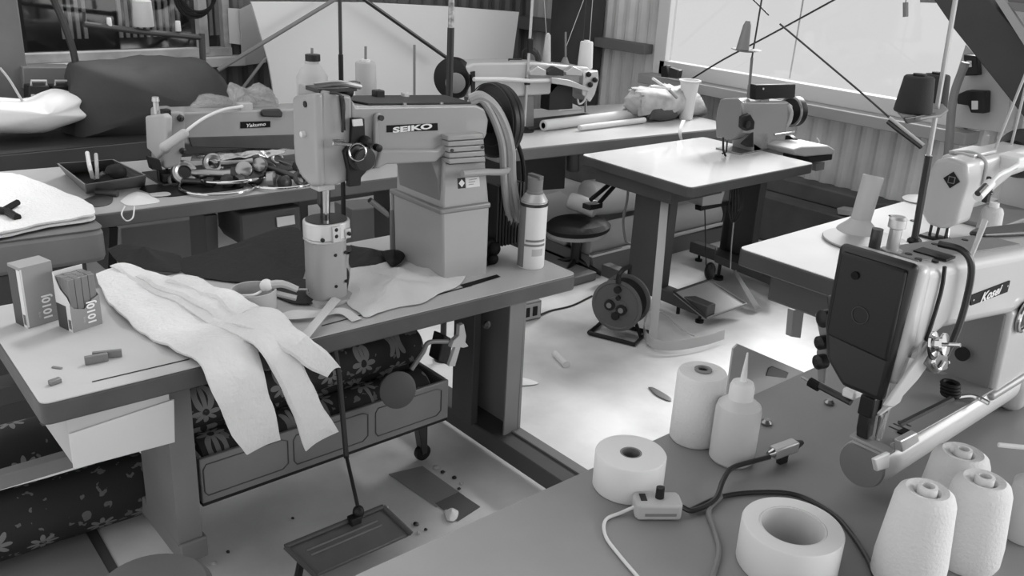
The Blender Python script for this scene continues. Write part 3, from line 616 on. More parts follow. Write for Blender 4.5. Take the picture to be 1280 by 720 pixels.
mb = MB().tube([ay(1171, 440, .66), ay(1166, 452, .655), ay(1172, 463, .66), ay(1180, 452, .66)], .005, 8, 4); mb.build('check_spring', M['chrome'], s2)
mb = MB(); PY(mb, [(1168, 440), (1186, 444), (1186, 462), (1170, 468), (1158, 456)], .665, .69); mb.build('tension_block', M['mid'], s2, bevel=.005)
# parts left of the face (lifter levers on the rear side)
mb = MB(); PX(mb, [(1032, 370), (1048, 372), (1046, 420), (1052, 448), (1044, 462), (1040, 420)], 1.68, 1.70); mb.build('lifter_bracket', M['dark'], s2, bevel=.004)
for p, r in (((1032, 398), .019), ((1028, 428), .015), ((1026, 452), .016)):
    MB().lathe([(r*.6, -.015), (r, -.01), (r, .01), (r*.5, .016)], ax(p[0], p[1], 1.68), (-1, .3, 0), n=20).build('lifter_pivot', M['dark'] if p[1] % 2 else M['blk'], s2)
mb = MB(); PX(mb, [(1018, 392), (1036, 398), (1034, 440), (1030, 480), (1022, 476), (1020, 440), (1024, 420)], 1.69, 1.70); mb.build('lifter_link', M['mid'], s2, bevel=.003)
MB().tube([ax(1002, 471, 1.70), ax(1014, 478, 1.70)], .003, 8).build('lever_tip', M['steel'], s2)
MB().tube([ax(1012, 477, 1.70), ax(1024, 484, 1.70)], .011, 10).build('lever_grip', M['blk2'], s2)
MB().tube([ax(1024, 482, 1.70), ax(1064, 503, 1.70)], .008, 10).build('lever_rod', M['dark'], s2)
MB().box(1.68, 1.72, .80, .83, .93, .95).build('lever_end', M['white'], s2, bevel=.005)
MB().tube([ay(1203, 338, .72), ay(1213, 322, .72), ay(1222, 300, .73), ay(1231, 276, .74)], [.003, .007], 8, 4).build('thread_guide_post', mat('clear_plastic', 200, .2, alpha=.7), s2)

# ---- machine on the right table
s3 = thing('sewing_machine', 'pale sewing machine with diamond badge on the white right table', 'sewing machine', (4.0, 1.58, T))
mb = MB(); mb.prism([(3.625, 1.455, 1.0), (3.625, 1.475, 1.075), (3.625, 1.55, 1.085), (3.625, 1.60, 1.06), (3.625, 1.625, .95), (3.625, 1.61, .84), (3.625, 1.575, .80), (3.625, 1.51, .795), (3.625, 1.46, .83)], (.13, 0, 0)); mb.build('head', M['machl'], s3, bevel=.016, seg=4)
mb = MB(); mb.prism([(3.70, 1.47, 1.075), (4.75, 1.47, 1.075), (4.75, 1.47, .98), (4.1, 1.47, .96), (3.9, 1.47, .90), (3.73, 1.47, .86)], (0, .15, 0)); mb.build('arm', M['machl'], s3, bevel=.025, seg=4)
MB().box(4.45, 4.75, 1.46, 1.64, T, 1.0).build('column', M['machl'], s3, bevel=.02, seg=3)
MB().box(4.0, 4.78, 1.44, 1.66, T, T+.02).build('bed', M['mid'], s3, bevel=.006)
c = ax(1189.5, 225, 3.622)
k = .034; MB().add([c+V((0, 0, k)), c+V((0, -k, 0)), c+V((0, 0, -k)), c+V((0, k, 0))], [(0, 1, 2, 3)]).build('diamond_badge', M['blk'], s3); bdg = SC.objects[-1] if 0 else bpy.data.objects['diamond_badge']
k = .025; cc = c+V((-.001, 0, 0)); MB().ring(cc, (1, 0, 0), .017, .0025, 4, 4).build('badge_emblem', M['mid'], bdg)
for p in (-.035, .0, .03): MB().lathe([(.006, 0), (.006, .12)], (3.66, 1.54+p, .685+.0 if 0 else .745)).build('presser_bar', M['dark'], s3)
MB().tube([(3.66, 1.50, .80), (3.67, 1.50, .745)], .004, 6).build('needle_bar', M['chrome'], s3)
MB().box(3.63, 3.70, 1.47, 1.60, T, T+.012).build('presser_foot', M['blk'], s3, bevel=.003)
MB().tube([(3.74, 1.60, 1.08), (3.77, 1.52, 1.092), (3.79, 1.47, 1.06), (3.80, 1.465, .97)], .008, 8, 4).build('clear_tube', M['lite'], s3)
MB().box(3.74, 3.95, 1.50, 1.6, 1.075, 1.09).build('top_cover', M['alu'], s3, bevel=.004)
MB().lathe([(.02, 0), (.02, .012), (.008, .014), (.008, .03)], (3.86, 1.47, .93), (0, -1, 0)).build('tension_disc', M['chrome'], s3)
MB().ball((3.83, 1.46, .985), .016).box(3.84, 3.87, 1.45, 1.47, .89, .99).build('tension_knob', M['dark'], s3)
mb = MB(); mb.lathe([(.07, -.1), (.11, 0), (.11, .02)], (4.35, 1.55, 1.02), (1, 0, 0)); mb.build('rear_hood', M['blk'], s3)
lp = thing('work_lamp', 'small white gooseneck lamp angled across the pale right machine', 'lamp', (4.0, 1.46, 1.0))
MB().tube([ay(1222, 242, 1.38), ay(1232, 232, 1.38)], .012, 10).build('lamp_head_tip', M['dark'], lp)
mb = MB(); a, b = ay(1222, 246, 1.38), ay(1238, 229, 1.38); mb.tube([a, b], .020, 12); mb.build('lamp_shade', M['white'], lp)
MB().tube([b, ay(1248, 219, 1.38), ay(1262, 212, 1.39), ay(1272, 206, 1.41)], .009, 8, 4).build('flexible_neck', M['white'], lp)
a = ay(1272, 206, 1.41); MB().box(a.x-.02, a.x+.10, 1.40, 1.5, a.z-.02, a.z+.03).build('lamp_base', M['white'], lp, bevel=.01)
mb = MB(); a = ay(1232, 252, 1.42)
cs = thing('thread_cone', 'white thread cone standing under the arm of the pale right machine', 'thread cone', (az(1232, 300, T).x, az(1232, 300, T).y, T))
o_ = ORG[cs.name]; MB().lathe([(.05, .0), (.042, .12), (.036, .135), (.03, .14), (.0, .14)], o_+V((0, 0, .001))).build('thread', M['threadg'], cs)
MB().lathe([(.02, .141), (.018, .16), (.0, .16)], o_).build('cone_core', M['white'], cs)

# ---- long-arm machine, back left table
s4 = thing('sewing_machine', 'long-arm sewing machine with white gooseneck lamp on the back left table', 'sewing machine', (1.7, 3.95, T))
mb = MB(); PY(mb, [(205, 141), (226, 139), (232, 142), (232, 186), (228, 196), (226, 208), (206, 212)], 3.82, 3.98); mb.build('head', M['mach'], s4, bevel=.012, seg=4)
xh = ay(206, 160, 3.82).x; mb = MB(); PX(mb, [(181, 145), (203, 142), (207, 146), (207, 188), (196, 200), (188, 190), (183, 186)], xh-.02, xh+.01); mb.build('face_plate', M['lite'], s4, bevel=.01, seg=3)
mb = MB(); PY(mb, [(228, 141), (372, 136), (470, 132), (470, 182), (372, 186), (240, 182), (228, 180)], 3.86, 4.02); mb.build('arm', M['mach'], s4, bevel=.008)
mb = MB(); PY(mb, [(236, 172), (470, 166), (470, 183), (372, 187), (240, 184)], 3.852, 3.862); mb.build('arm_lower_panel', M['wood_edge'], s4, bevel=.003)
MB().box(2.15, 2.4, 3.84, 4.06, T, 1.02).build('column', M['mach'], s4, bevel=.01)
MB().box(1.35, 2.42, 3.80, 4.06, T, T+.012).build('bed', M['dark'], s4, bevel=.003)
mb = MB(); PY(mb, [(204, 138), (214, 137), (216, 184), (210, 184)], 3.79, 3.83); mb.build('take_up_guard', M['blk'], s4, bevel=.003)
MB().lathe([(.012, 0), (.012, .05), (.016, .052), (.014, .07)], ay(196, 142, 3.9)).build('pressure_screw', M['alu'], s4)
for p in ((224, 147), (227, 188)): MB().lathe([(.014, 0), (.014, .02), (.006, .022), (.006, .035)], ay(p[0], p[1], 3.83), (0, -1, 0)).build('tension_knob', M['dark'], s4)
MB().tube([ay(197, 200, 3.86), ay(199, 226, 3.86)], .008, 8).build('needle_bar', M['dark'], s4)
MB().tube([ay(208, 205, 3.88), ay(209, 226, 3.88)], .006, 8).build('presser_bar', M['blk'], s4)
MB().box(1.36, 1.42, 3.82, 3.9, T+.012, T+.05).build('presser_foot', M['blk'], s4, bevel=.004)
mb = MB(); PY(mb, [(186, 196), (200, 200), (204, 214), (190, 212)], 3.82, 3.86); mb.build('foot_lifter', M['blk'], s4, bevel=.003)
mb = MB(); PY(mb, [(301, 152.5), (338, 151.5), (338, 159), (301, 160.5)], 3.855, 3.861); npl = mb.build('name_plate', M['blk2'], s4)
text('Yakumo', 'name_lettering', M['white'], npl, ay(319.5, 156, 3.854), U, UP, .016, shear=.25, bold=.02, sx=1.3)
mb = MB(); PY(mb, [(327, 140), (330, 137), (350, 136), (354, 141), (353, 147), (328, 146)], 3.84, 3.86); mb.build('switch_block', M['dark'], s4, bevel=.006)
lp = thing('work_lamp', 'white gooseneck lamp bent over the long back left machine', 'lamp', (1.75, 3.82, 1.05))
a, b = ay(205, 184, 3.72), ay(230, 167, 3.72)
MB().tube([a, b], .020, 12).ball(a, .02).ball(b, .02).build('lamp_shade', M['lite'], lp)
MB().tube([b, ay(240, 158, 3.72), ay(258, 146, 3.76), ay(280, 137, 3.82), ay(303, 133, 3.88)], .007, 8, 5).build('flexible_neck', M['white'], lp)
a = ay(306, 134, 3.9); MB().box(a.x-.03, a.x+.03, 3.88, 3.93, a.z-.03, a.z+.02).build('lamp_clamp', M['lite'], lp, bevel=.004)

# ---- short machine on the middle table
s5 = thing('sewing_machine', 'compact sewing machine with black display box on the middle table', 'sewing machine', (4.4, 3.0, T))
xh = ay(927, 150, 2.95).x
mb = MB(); PX(mb, [(900, 124), (922, 123), (927, 128), (926, 160), (920, 172), (914, 176), (895, 172), (894, 150), (896, 138)], xh, xh+.09); mb.build('head', M['machd'], s5, bevel=.008, seg=3)  # end face away from the window: its shade is put into the darker enamel
mb = MB(); PY(mb, [(929, 128), (985, 127), (992, 132), (990, 150), (984, 160), (980, 194), (941, 196), (940, 168), (928, 166)], 2.955, 3.10); mb.build('arm_and_column', M['mach'], s5, bevel=.012, seg=3)
mb = MB(); PY(mb, [(941, 166), (960, 166), (961, 193), (942, 195)], 2.955, 2.975); mb.build('column_panel', M['mid'], s5, bevel=.006)
mb = MB(); PY(mb, [(945, 106), (995, 105), (994, 122), (944, 125)], 2.96, 3.0); mb.build('display_box', M['blk'], s5, bevel=.005)
MB().lathe([(.006, 0), (.006, .003)], ay(954, 111, 2.957), (0, -1, 0)).build('indicator', M['white'], s5)
MB().box(4.42, 4.5, 2.98, 3.02, 1.005, 1.03).build('display_mount', M['alu'], s5, bevel=.003)
hw = ay(992, 139, 3.02); MB().lathe([(.03, -.04), (.085, -.03), (.09, -.01), (.09, .02), (.02, .025)], hw, (1, -.15, 0), n=36).build('handwheel', M['blk'], s5)
MB().ring(hw+V((-.03, 0, 0)), (1, -.15, 0), .083, .008, 36, 8).build('wheel_rim', M['steel'], s5)
MB().tube([ay(984, 130, 2.96), ay(989, 140, 2.95), ay(987, 152, 2.95), ay(983, 157, 2.96)], .012, 8, 4).build('wheel_guard', M['lite'], s5)
mb = MB(); PY(mb, [(928, 146), (938, 142), (944, 152), (943, 162), (934, 164), (927, 160)], 2.93, 2.955); mb.build('tension_unit', M['blk'], s5, bevel=.006)
MB().lathe([(.02, 0), (.02, .02), (.008, .022)], ay(932, 155, 2.94), (0, -1, 0)).build('tension_disc', M['dark'], s5)
mb = MB(); PY(mb, [(928, 177), (942, 165), (942, 184), (934, 184), (926, 180)], 2.95, 2.955); mb.build('thread_guard', M['blk'], s5, bevel=.002)
MB().tube([ay(904, 172, 2.96), ay(904, 188, 2.96), ay(907, 195, 2.96)], .006, 8).build('needle_bar', M['blk'], s5)
MB().tube([ay(909, 176, 2.98), ay(908, 190, 2.98), ay(903, 192, 2.98)], .005, 8).build('presser_foot', M['dark'], s5)
MB().box(4.25, 4.6, 2.95, 3.12, T, T+.008).build('bed', M['steel'], s5, bevel=.002)
MB().tube([ay(968, 168, 2.95), ay(993, 164, 2.95)], .006, 8).build('reverse_lever', M['chrome'], s5)
mb = MB().lathe([(.05, 0), (.055, .02), (.05, .04)], ay(984, 180, 3.0), (1, 0, 0)); mb.build('lower_pulley', M['blk'], s5)
cb = thing('control_unit', 'pale control unit attached at the right end of the middle table', 'control box', (4.6, 2.8, .7))
mb = MB(); PY(mb, [(992, 187), (1002, 183), (1036, 182), (1044, 187), (1042, 193), (1008, 196), (993, 194)], 2.78, 2.98); mb.build('housing', M['lite'], cb, bevel=.008)
mb = MB(); PY(mb, [(1010, 196), (1041, 193), (1040, 200), (1012, 204)], 2.79, 2.97); mb.build('lower_housing', M['blk'], cb, bevel=.004)
mb = MB(); PY(mb, [(1020, 205), (1031, 203), (1030, 212), (1020, 214)], 2.85, 2.93); mb.build('mount', M['mid'], cb)
MB().tube([ay(1022, 184, 2.86), ay(1024, 176, 2.86), ay(1021, 172, 2.86)], .004, 6).build('wire', M['white'], cb)

# ---- long-arm machine, back right table (head on the right)
s6 = thing('sewing_machine', 'pale long-arm sewing machine facing away on the back right table', 'sewing machine', (3.6, 4.1, T))
mb = MB(); PY(mb, [(584, 84), (592, 79), (670, 78), (735, 84), (742, 90), (742, 104), (700, 106), (690, 118), (598, 124), (586, 122)], 4.02, 4.20); mb.build('arm', M['machl'], s6, bevel=.012, seg=3)
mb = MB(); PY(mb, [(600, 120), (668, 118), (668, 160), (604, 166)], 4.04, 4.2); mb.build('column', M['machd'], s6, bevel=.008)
MB().box(3.28, 4.30, 4.0, 4.24, T, T+.015).build('bed', M['dark'], s6, bevel=.003)
mb = MB(); PY(mb, [(731, 90), (748, 88), (749, 100), (744, 118), (738, 128), (728, 118)], 3.98, 4.12); mb.build('head', M['alu'], s6, bevel=.008)
hw = ay(566, 98, 4.12); MB().lathe([(.03, -.03), (.11, -.02), (.115, 0), (.115, .03), (.03, .035)], hw, (1, .5, 0), n=40).build('handwheel', M['blk'], s6)
MB().lathe([(.04, 0), (.055, .01), (.055, .025), (.04, .03)], hw+V((-.06, -.1, -.01)), (1, 1, 0)).build('wheel_pulley', M['mid'], s6)
mb = MB(); PY(mb, [(589, 90), (594, 89), (594, 116), (590, 117)], 4.012, 4.02); mb.build('slot', M['blk'], s6)
MB().tube([ay(592, 99, 3.99), ay(630, 99, 3.99), ay(662, 101, 3.99), ay(700, 100, 3.99)], .012, 8).build('lever_bar', M['white'], s6)
mb = MB(); 
PY(mb, [(690, 97), (712, 100), (737, 110), (736, 114), (708, 107), (690, 104)], 3.96, 3.99); mb.build('linkage', M['alu'], s6, bevel=.003)
for x in (672, 694, 717): 
    mb = MB(); PY(mb, [(x-9, 90), (x, 83), (x+11, 88), (x+11, 95), (x-9, 94)], 3.98, 4.02); mb.build('thread_unit', M['dark'] if x == 694 else M['alu'], s6, bevel=.004)
mb = MB(); PY(mb, [(688, 103), (716, 108), (716, 136), (686, 138)], 4.02, 4.1); mb.build('under_arm_box', M['blk'], s6, bevel=.004)
for p in ((736, 93), (744, 100), (738, 106)): MB().ball(ay(p[0], p[1], 3.97), .017).build('tension_knob', M['blk'], s6)
MB().tube([ay(732, 116, 4.0), ay(732, 140, 4.02)], .008, 8).build('needle_bar', M['steel'], s6)
MB().tube([ay(735, 112, 3.98), ay(730, 126, 3.98), ay(724, 130, 3.98), ay(722, 124, 3.98)], .006, 8, 4).build('thread_hose', M['lite'], s6)
MB().ring(ay(664, 72, 4.18), (1, .3, .4), .05, .018, 24, 8).build('bobbin_wheel', M['dark'], s6)
MB().tube([ay(636, 78, 4.1), ay(636, 74, 4.1), ay(652, 74, 4.1)], .005, 6).build('guide_wire', M['blk'], s6)
# ================================================================ SMALL THINGS
def gauss_noise(p, s, k=1.0):
    from mathutils import noise
    return noise.noise(V(p)*s)*k
def patch(outline, z, th, hf=None, rings=7, sm=4):
    """sheet lying on a plane, from its outline seen in the room; hf(u, point) raises it (u=0 centre, 1 rim)"""
    pts = [az(a, b, z) for a, b in outline]; pts = cr(pts+[pts[0]], sm)[:-1]; n = len(pts); c = sum(pts, V((0, 0, 0)))/n
    mb = MB(); vs = []; 
    for top in (1, 0):
        for k in range(rings+1):
            u = k/rings
            for p in pts:
                q = c+(p-c)*max(u, .02); h = hf(u, q) if hf else 0
                vs.append(q+V((0, 0, h+(th if top else 0)*(1 if u < 1 else .5))))
    m = (rings+1)*n; fs = []
    for t, o in ((0, 0), (1, m)):
        for k in range(rings):
            for i in range(n): fs.append((o+k*n+i, o+k*n+(i+1) % n, o+(k+1)*n+(i+1) % n, o+(k+1)*n+i))
        fs.append(tuple(o+i for i in range(n)))
    for i in range(n): fs.append((rings*n+i, rings*n+(i+1) % n, m+rings*n+(i+1) % n, m+rings*n+i))
    mb.add(vs, fs); return mb
def blob(outline, Y, dep, amp=.01, fr=9, sm=4, pin=True):
    """soft body: outline on the plane y=Y, swollen by dep both ways"""
    pts = [ay(a, b, Y) for a, b in outline]; pts = cr(pts+[pts[0]], sm)[:-1]; c = sum(pts, V((0, 0, 0)))/len(pts); rings = []
    zmin = min(p.z for p in pts)
    for j in range(15):
        t = -1+2*j/14; t = max(-.995, min(.995, t)); s = (1-abs(t)**2.6)**.5
        ring = []
        for p in pts:
            q = c+(p-c)*s; q = V((q.x, Y+dep+dep*t, q.z)); 
            if pin: q.z = zmin+(q.z-zmin) if q.z > zmin else zmin
            d = (q-c); d = d.normalized() if d.length > 1e-6 else d
            ring.append(q+d*(gauss_noise(q, fr, amp)+gauss_noise(q, fr*2.8, amp*.45)))
        rings.append(ring)
    return MB().loft(rings)
def strip(Ls, Rs, th, amp=0.0, fr=12, cols=7, sm=5, arch=0.0):
    """ribbon between two edges (lists of points of the room)"""
    a, b = cr(Ls, sm), cr(Rs, sm); rows = []
    for p, q in zip(a, b):
        r = []
        for j in range(cols):
            t = j/(cols-1); v = p*(1-t)+q*t
            v = v+V((0, 0, arch*math.sin(math.pi*t)))+V((0, -.4, .9))*gauss_noise(v, fr, amp)
            r.append(v)
        rows.append(r)
    return MB().sheet(rows, th)
# ---- fleece strips over the edge of the front table
fleece = mat('white_fleece', 210, .95, bump=.5, scale=70, sheen=.4, vary=.02, vscale=8)
def fleece_strip(L, R, nt, z, name, label, th=.022, yo=0.0):
    """first nt edge points lie on the table, the rest hang in front of it"""
    Y = 2.035-yo
    def f(l): 
        out = []
        for i, (a, b) in enumerate(l): out.append(az(a, b, z) if i < nt else ay(a, b, Y))
        return out
    mb = strip(f(L), f(R), th, .022, 12, 11, 5, arch=.008)
    return tag(mb.build(name, fleece), label, 'fabric', 'white fleece strips on the front table')
fleece_strip([(120, 342), (132, 372), (160, 402), (200, 428), (246, 452), (262, 480), (280, 525), (308, 569)], [(160, 334), (215, 362), (262, 390), (296, 412), (318, 434), (330, 465), (339, 505), (350, 549)], 5, T+.012, 'fleece_strip', 'widest white fleece strip hanging lowest at the left over the front edge')
fleece_strip([(138, 334), (185, 362), (240, 392), (292, 420), (328, 440), (345, 468), (364, 515), (382, 563)], [(175, 336), (235, 360), (288, 384), (328, 402), (360, 422), (380, 455), (400, 500), (423, 538)], 5, T+.028, 'fleece_strip', 'middle white fleece strip with a cut end beside the widest one', yo=.012)
fleece_strip([(170, 345), (225, 374), (280, 400), (325, 420), (362, 442), (408, 473)], [(215, 347), (268, 368), (318, 385), (355, 400), (385, 420), (425, 459)], 4, T+.042, 'fleece_strip', 'short right-hand fleece strip that ends just below the table edge', yo=.022)
fleece_strip([(205, 350), (240, 366), (275, 382), (300, 392)], [(228, 346), (262, 358), (300, 374), (325, 386)], 4, T+.055, 'fleece_strip', 'hindmost short fleece strip lying wholly on the table')
# ---- staple boxes
def yawbox(A, B, w, h):
    """box standing on its front bottom edge A-B, depth w to the back"""
    u = (B-A); n = V((-u.y, u.x, 0)).normalized()*w
    return u, n
kraft = mat('box_grey', 140, .65); bdark = mat('box_dark_side', 60, .6); ink = mat('box_ink', 232, .6)
def staple_box(A, B, w, h, label, opened):
    A, B = V(A), V(B); u, n = yawbox(A, B, w, h); L = u.length; ud = u.normalized(); nd = n.normalized()
    t = thing('staple_box', label, 'box', A+V((0, 0, 0)), 'boxes of staples on the front table')
    z = V((0, 0, h)); e = .0015
    if not opened:
        MB().prism([A, B, B+n, A+n], z).build('carton', kraft, t, bevel=.001)
        MB().prism([A-nd*.0006+z*.02, A+ud*.004-nd*.0006+z*.02, A+ud*.004-nd*.0006+z*.97, A-nd*.0006+z*.97], nd*.001).build('edge_strip', M['paper'], t)
    else:
        zs = .42*h; zf = V((0, 0, zs))
        mb = MB(); mb.prism([A, B, B+V((0, 0, h*.55)), B-ud*L*.25+V((0, 0, h*.5)), A+ud*L*.45+V((0, 0, h*.36)), A+ud*L*.12+V((0, 0, h*.42)), A+V((0, 0, h*.5))], nd*e); mb.build('carton', kraft, t)
        mb = MB(); mb.prism([A+nd*e, A+n, A+n+V((0, 0, h*.98)), A+n*.6+V((0, 0, h*.72)), A+n*.2+V((0, 0, h*.62)), A+nd*e+V((0, 0, h*.5))], ud*e); mb.build('torn_side', M['paper'], t)
        MB().prism([A+n, B+n, B+n+z, A+n+z], nd*e).build('back_panel', M['paper'], t)
        MB().prism([B+nd*e, B+n, B+n+V((0, 0, h*.8)), B+nd*e+V((0, 0, h*.55))], -ud*e).build('right_side', kraft, t)
        MB().prism([A+ud*e+nd*e, B-ud*e+nd*e, B+n-ud*e, A+n+ud*e], V((0, 0, .002))).build('bottom', kraft, t)
        st = mat('staple_steel', 128, .35, .6); nx_, ny_ = 4, 4
        for i in range(nx_):
            for j in range(ny_):
                p = A+ud*(.004+(L-.008)*i/nx_)+nd*(.004+(n.length-.008)*j/ny_)
                a, b = ud*((L-.008)/nx_-.0012), nd*((n.length-.008)/ny_-.0012)
                mb = MB(); zz = h*(.93+.015*random.random())
                mb.prism([p, p+a, p+a+b, p+b], V((0, 0, zz))).build('staple_stick', st, t, bevel=.0008)
                MB().prism([p+a*.25+b*.3, p+a*.8+b*.3, p+a*.8+b*.7, p+a*.25+b*.7], V((0, 0, .0003))) if 0 else None
    # dark short side with pale marks, white bar code field
    s0 = A-ud*.0008
    hh = .95 if not opened else .45
    MB().prism([s0+nd*w*.30, s0+nd*w, s0+nd*w+V((0, 0, h*hh)), s0+nd*w*.30+V((0, 0, h*hh))], ud*.0006).build('dark_side_print', bdark, t)
    MB().prism([s0+nd*.001, s0+nd*w*.30, s0+nd*w*.30+V((0, 0, h*hh)), s0+nd*.001+V((0, 0, h*hh))], ud*.0006).build('white_side_print', M['paper'], t)
    for k in range(7):
        q = s0-ud*.0005+nd*w*(.05+.03*k)
        MB().prism([q+V((0, 0, h*.05)), q+nd*w*.015+V((0, 0, h*.05)), q+nd*w*.015+V((0, 0, h*.22)), q+V((0, 0, h*.22))], ud*.0004).build('barcode_bar', M['mid'], t)
    fz = .27
    text('1010J', 'size_lettering', ink, t, A+ud*L*.70-nd*.0008+V((0, 0, h*fz)), V((0, 0, 1)), -ud, L*.27, bold=.03, sx=1.0 if not opened else .95)
    text('STAPLES' if 0 else '1010J', 'small_lettering', mat('ink2', 185, .6), t, A+ud*L*.42-nd*.0008+V((0, 0, h*.17)), V((0, 0, 1)), -ud, L*.07)
    return t
A1 = az(35.5, 411, T); B1 = az(72, 400, T); h1 = 0.176
staple_box(A1, A1+(B1-A1).normalized()*.088, .064, h1, 'closed tall staple box marked 1010J at the left end of the front table', False)
A2 = az(92, 416, T); B2 = az(123, 406, T)
staple_box(A2, A2+(B2-A2).normalized()*.086, .068, .16, 'torn-open staple box marked 1010J full of staple sticks', True)
def stick(px, dx, dy, L, w, h, label, m='staple_steel', cat='staples', name='staple_stick', z=T+.0005):
    p = az(px[0], px[1], z); d = V((dx, dy, 0)).normalized(); n = V((-d.y, d.x, 0))
    mb = MB().prism([p, p+d*L, p+d*L+n*w, p+n*w], (0, 0, h)); return tag(mb.build(name, MATS[m], bevel=.0015), label, cat)
stick((107, 457), 1, -.12, .055, .012, .022, 'front loose strip of staples lying on the front table')
stick((116, 450), 1, -.35, .07, .010, .02, 'rear loose strip of staples leaning behind the other')
stick((64, 460), .55, -.7, .028, .008, .003, 'small flat dark chip on the left of the front table', cat='scrap', name='metal_chip')
stick((64, 483), 1, .25, .028, .014, .012, 'short shiny block of staples near the front left corner')
# ---- leather on the front table
def rise(a): return lambda u, q: a*(1-u)**1.2*(.6+.6*abs(gauss_noise(q, 6)))+abs(gauss_noise(q, 14, .008))
o = patch([(438, 336), (452, 333), (480, 328), (503, 322), (545, 328), (581, 337), (575, 356), (548, 368), (527, 380), (500, 384), (478, 390), (458, 397), (447, 390), (433, 378), (436, 355)], T+.003, .0035, lambda u, q: .045*(1-u)**1.1*(.5+abs(gauss_noise(q, 9)))+abs(gauss_noise(q, 16, .02))*(1-u*.6), 9).build('leather_piece', M['leather'])
tag(o, 'pale leather piece lying rumpled in front of the machine column', 'leather')
bl_ = M['bleather']
o = patch([(133, 312), (160, 306), (200, 314), (226, 322), (224, 341), (190, 338), (165, 333), (150, 330)], T+.003, .004, rise(.05)).build('leather_piece', bl_); tag(o, 'black leather piece behind the staple boxes, its left part rolled', 'leather')
o = patch([(215, 328), (260, 315), (310, 300), (350, 286), (378, 292), (378, 352), (330, 356), (280, 352), (235, 344)], T+.003, .004, rise(.05), 9).build('leather_piece', bl_); tag(o, 'large black leather sheet humped up to the left of the post', 'leather')
o = patch([(300, 356), (345, 372), (380, 382), (425, 372), (436, 350), (430, 335), (390, 350), (340, 350)], T+.003, .004, rise(.012)).build('leather_piece', bl_); tag(o, 'black leather scrap around the foot of the post', 'leather')
o = patch([(438, 308), (465, 312), (492, 318), (502, 326), (478, 332), (445, 336), (436, 330)], T+.003, .004, rise(.03)).build('leather_piece', bl_); tag(o, 'black leather scrap to the right of the post', 'leather')
o = patch([(476, 316), (490, 314), (506, 318), (500, 330), (488, 334)], T+.03, .006, rise(.03)).build('leather_scrap', M['blk2']); tag(o, 'crumpled black knob of leather on the scrap right of the post', 'leather')
o = strip([az(345, 396, T+.004), az(365, 388, T+.02), az(400, 388, T+.02), az(430, 385, T+.012), az(452, 398, T+.006)], [az(352, 399, T+.004), az(368, 399, T+.012), az(400, 396, T+.012), az(424, 392, T+.01), az(440, 402, T+.006)], .004).build('leather_strip', M['leather']); tag(o, 'curved pale leather strip lying lower under the crossing one', 'leather strip')
o = strip([az(376, 418, T+.012), az(395, 396, T+.026), az(416, 370, T+.016)], [az(386, 423, T+.012), az(404, 400, T+.026), az(426, 375, T+.016)], .004).build('leather_strip', M['leather']); tag(o, 'straight pale leather strip crossing over the curved one', 'leather strip')
tr_ = thing('tape_roll', 'opened roll of cream tape beside the post on the front table', 'tape', (az(318, 384, T).x, az(318, 384, T).y, T))
c = ORG[tr_.name]; mb = MB(); mb.lathe([(.062, 0), (.066, 0), (.066, .058), (.062, .058), (.062, 0)], c+V((0, 0, .001)), n=40, closed=False); mb.build('outer_band', mat('cream_tape', 180, .6), tr_)
MB().tube([c+V((-.055, -.02, .055)), c+V((-.02, -.04, .057)), c+V((.02, -.01, .05)), c+V((.05, .0, .055))], .004, 8, 4).build('loose_end', M['paper'], tr_)
kc = thing('clip', 'cream plastic clip with a metal hook resting on the cream tape roll', 'clip', c+V((.05, 0, .06)))
a = az(333, 357, T+.065); b = az(372, 362, T+.05)
MB().tube([a, a*.5+b*.5+V((0, 0, .012)), b], [.014, .010], 8, 3).build('upper_jaw', M['lite'], kc)
MB().tube([a+V((.01, -.01, -.02)), b+V((-.01, -.01, -.022))], .009, 8).build('lower_jaw', M['lite'], kc)
MB().tube([b, az(385, 362, T+.05), az(386, 367, T+.04)], .003, 8).build('hook', M['chrome'], kc)
MB().ball(a, .02).build('pivot', M['white'], kc)
# spray can
cn = thing('spray_can', 'white spray can with a grey nozzle cap at the right end of the front table', 'spray can', (az(663, 332, T).x, az(663, 332, T).y, T))
c = ORG[cn.name]
MB().lathe([(.0, .001), (.046, .001), (.047, .004), (.047, .225), (.045, .235)], c, n=40).build('can_body', mat('can_white', 215, .4), cn)
MB().lathe([(.0485, .222), (.049, .228), (.0485, .232)], c, n=40).build('rim_seam', M['dark'], cn)
MB().lathe([(.045, .232), (.046, .238), (.034, .258), (.03, .262)], c, n=40).build('shoulder', M['alu'], cn)
MB().lathe([(.029, .258), (.029, .268), (.026, .272), (.027, .318), (.0, .318)], c, n=28).build('nozzle_cap', mat('cap_grey', 118, .5), cn)
MB().box(c.x-.01, c.x+.01, c.y-.03, c.y+.03, c.z+.312, c.z+.326).build('nozzle', mat('cap_grey2', 100, .5), cn, bevel=.002)
mb = MB(); R_ = .0478
for (z0, z1, a0, a1, g) in ((.10, .108, 200, 290, 'mid'), (.084, .092, 195, 292, 'mid'), (.05, .075, 230, 280, 'lite')):
    mb = MB(); ang = [math.radians(a0+(a1-a0)*i/12) for i in range(13)]
    mb.sheet([[c+V((R_*math.cos(t), R_*math.sin(t), z)) for t in ang] for z in (z0, z1)], .0006); mb.build('label_print', M[g], cn)
mb = MB(); ang = [math.radians(150+45*i/8) for i in range(9)]; mb.sheet([[c+V((R_*math.cos(t), R_*math.sin(t), z)) for t in ang] for z in (.006, .222)], .0006); mb.build('dark_stripe', M['mid'], cn)
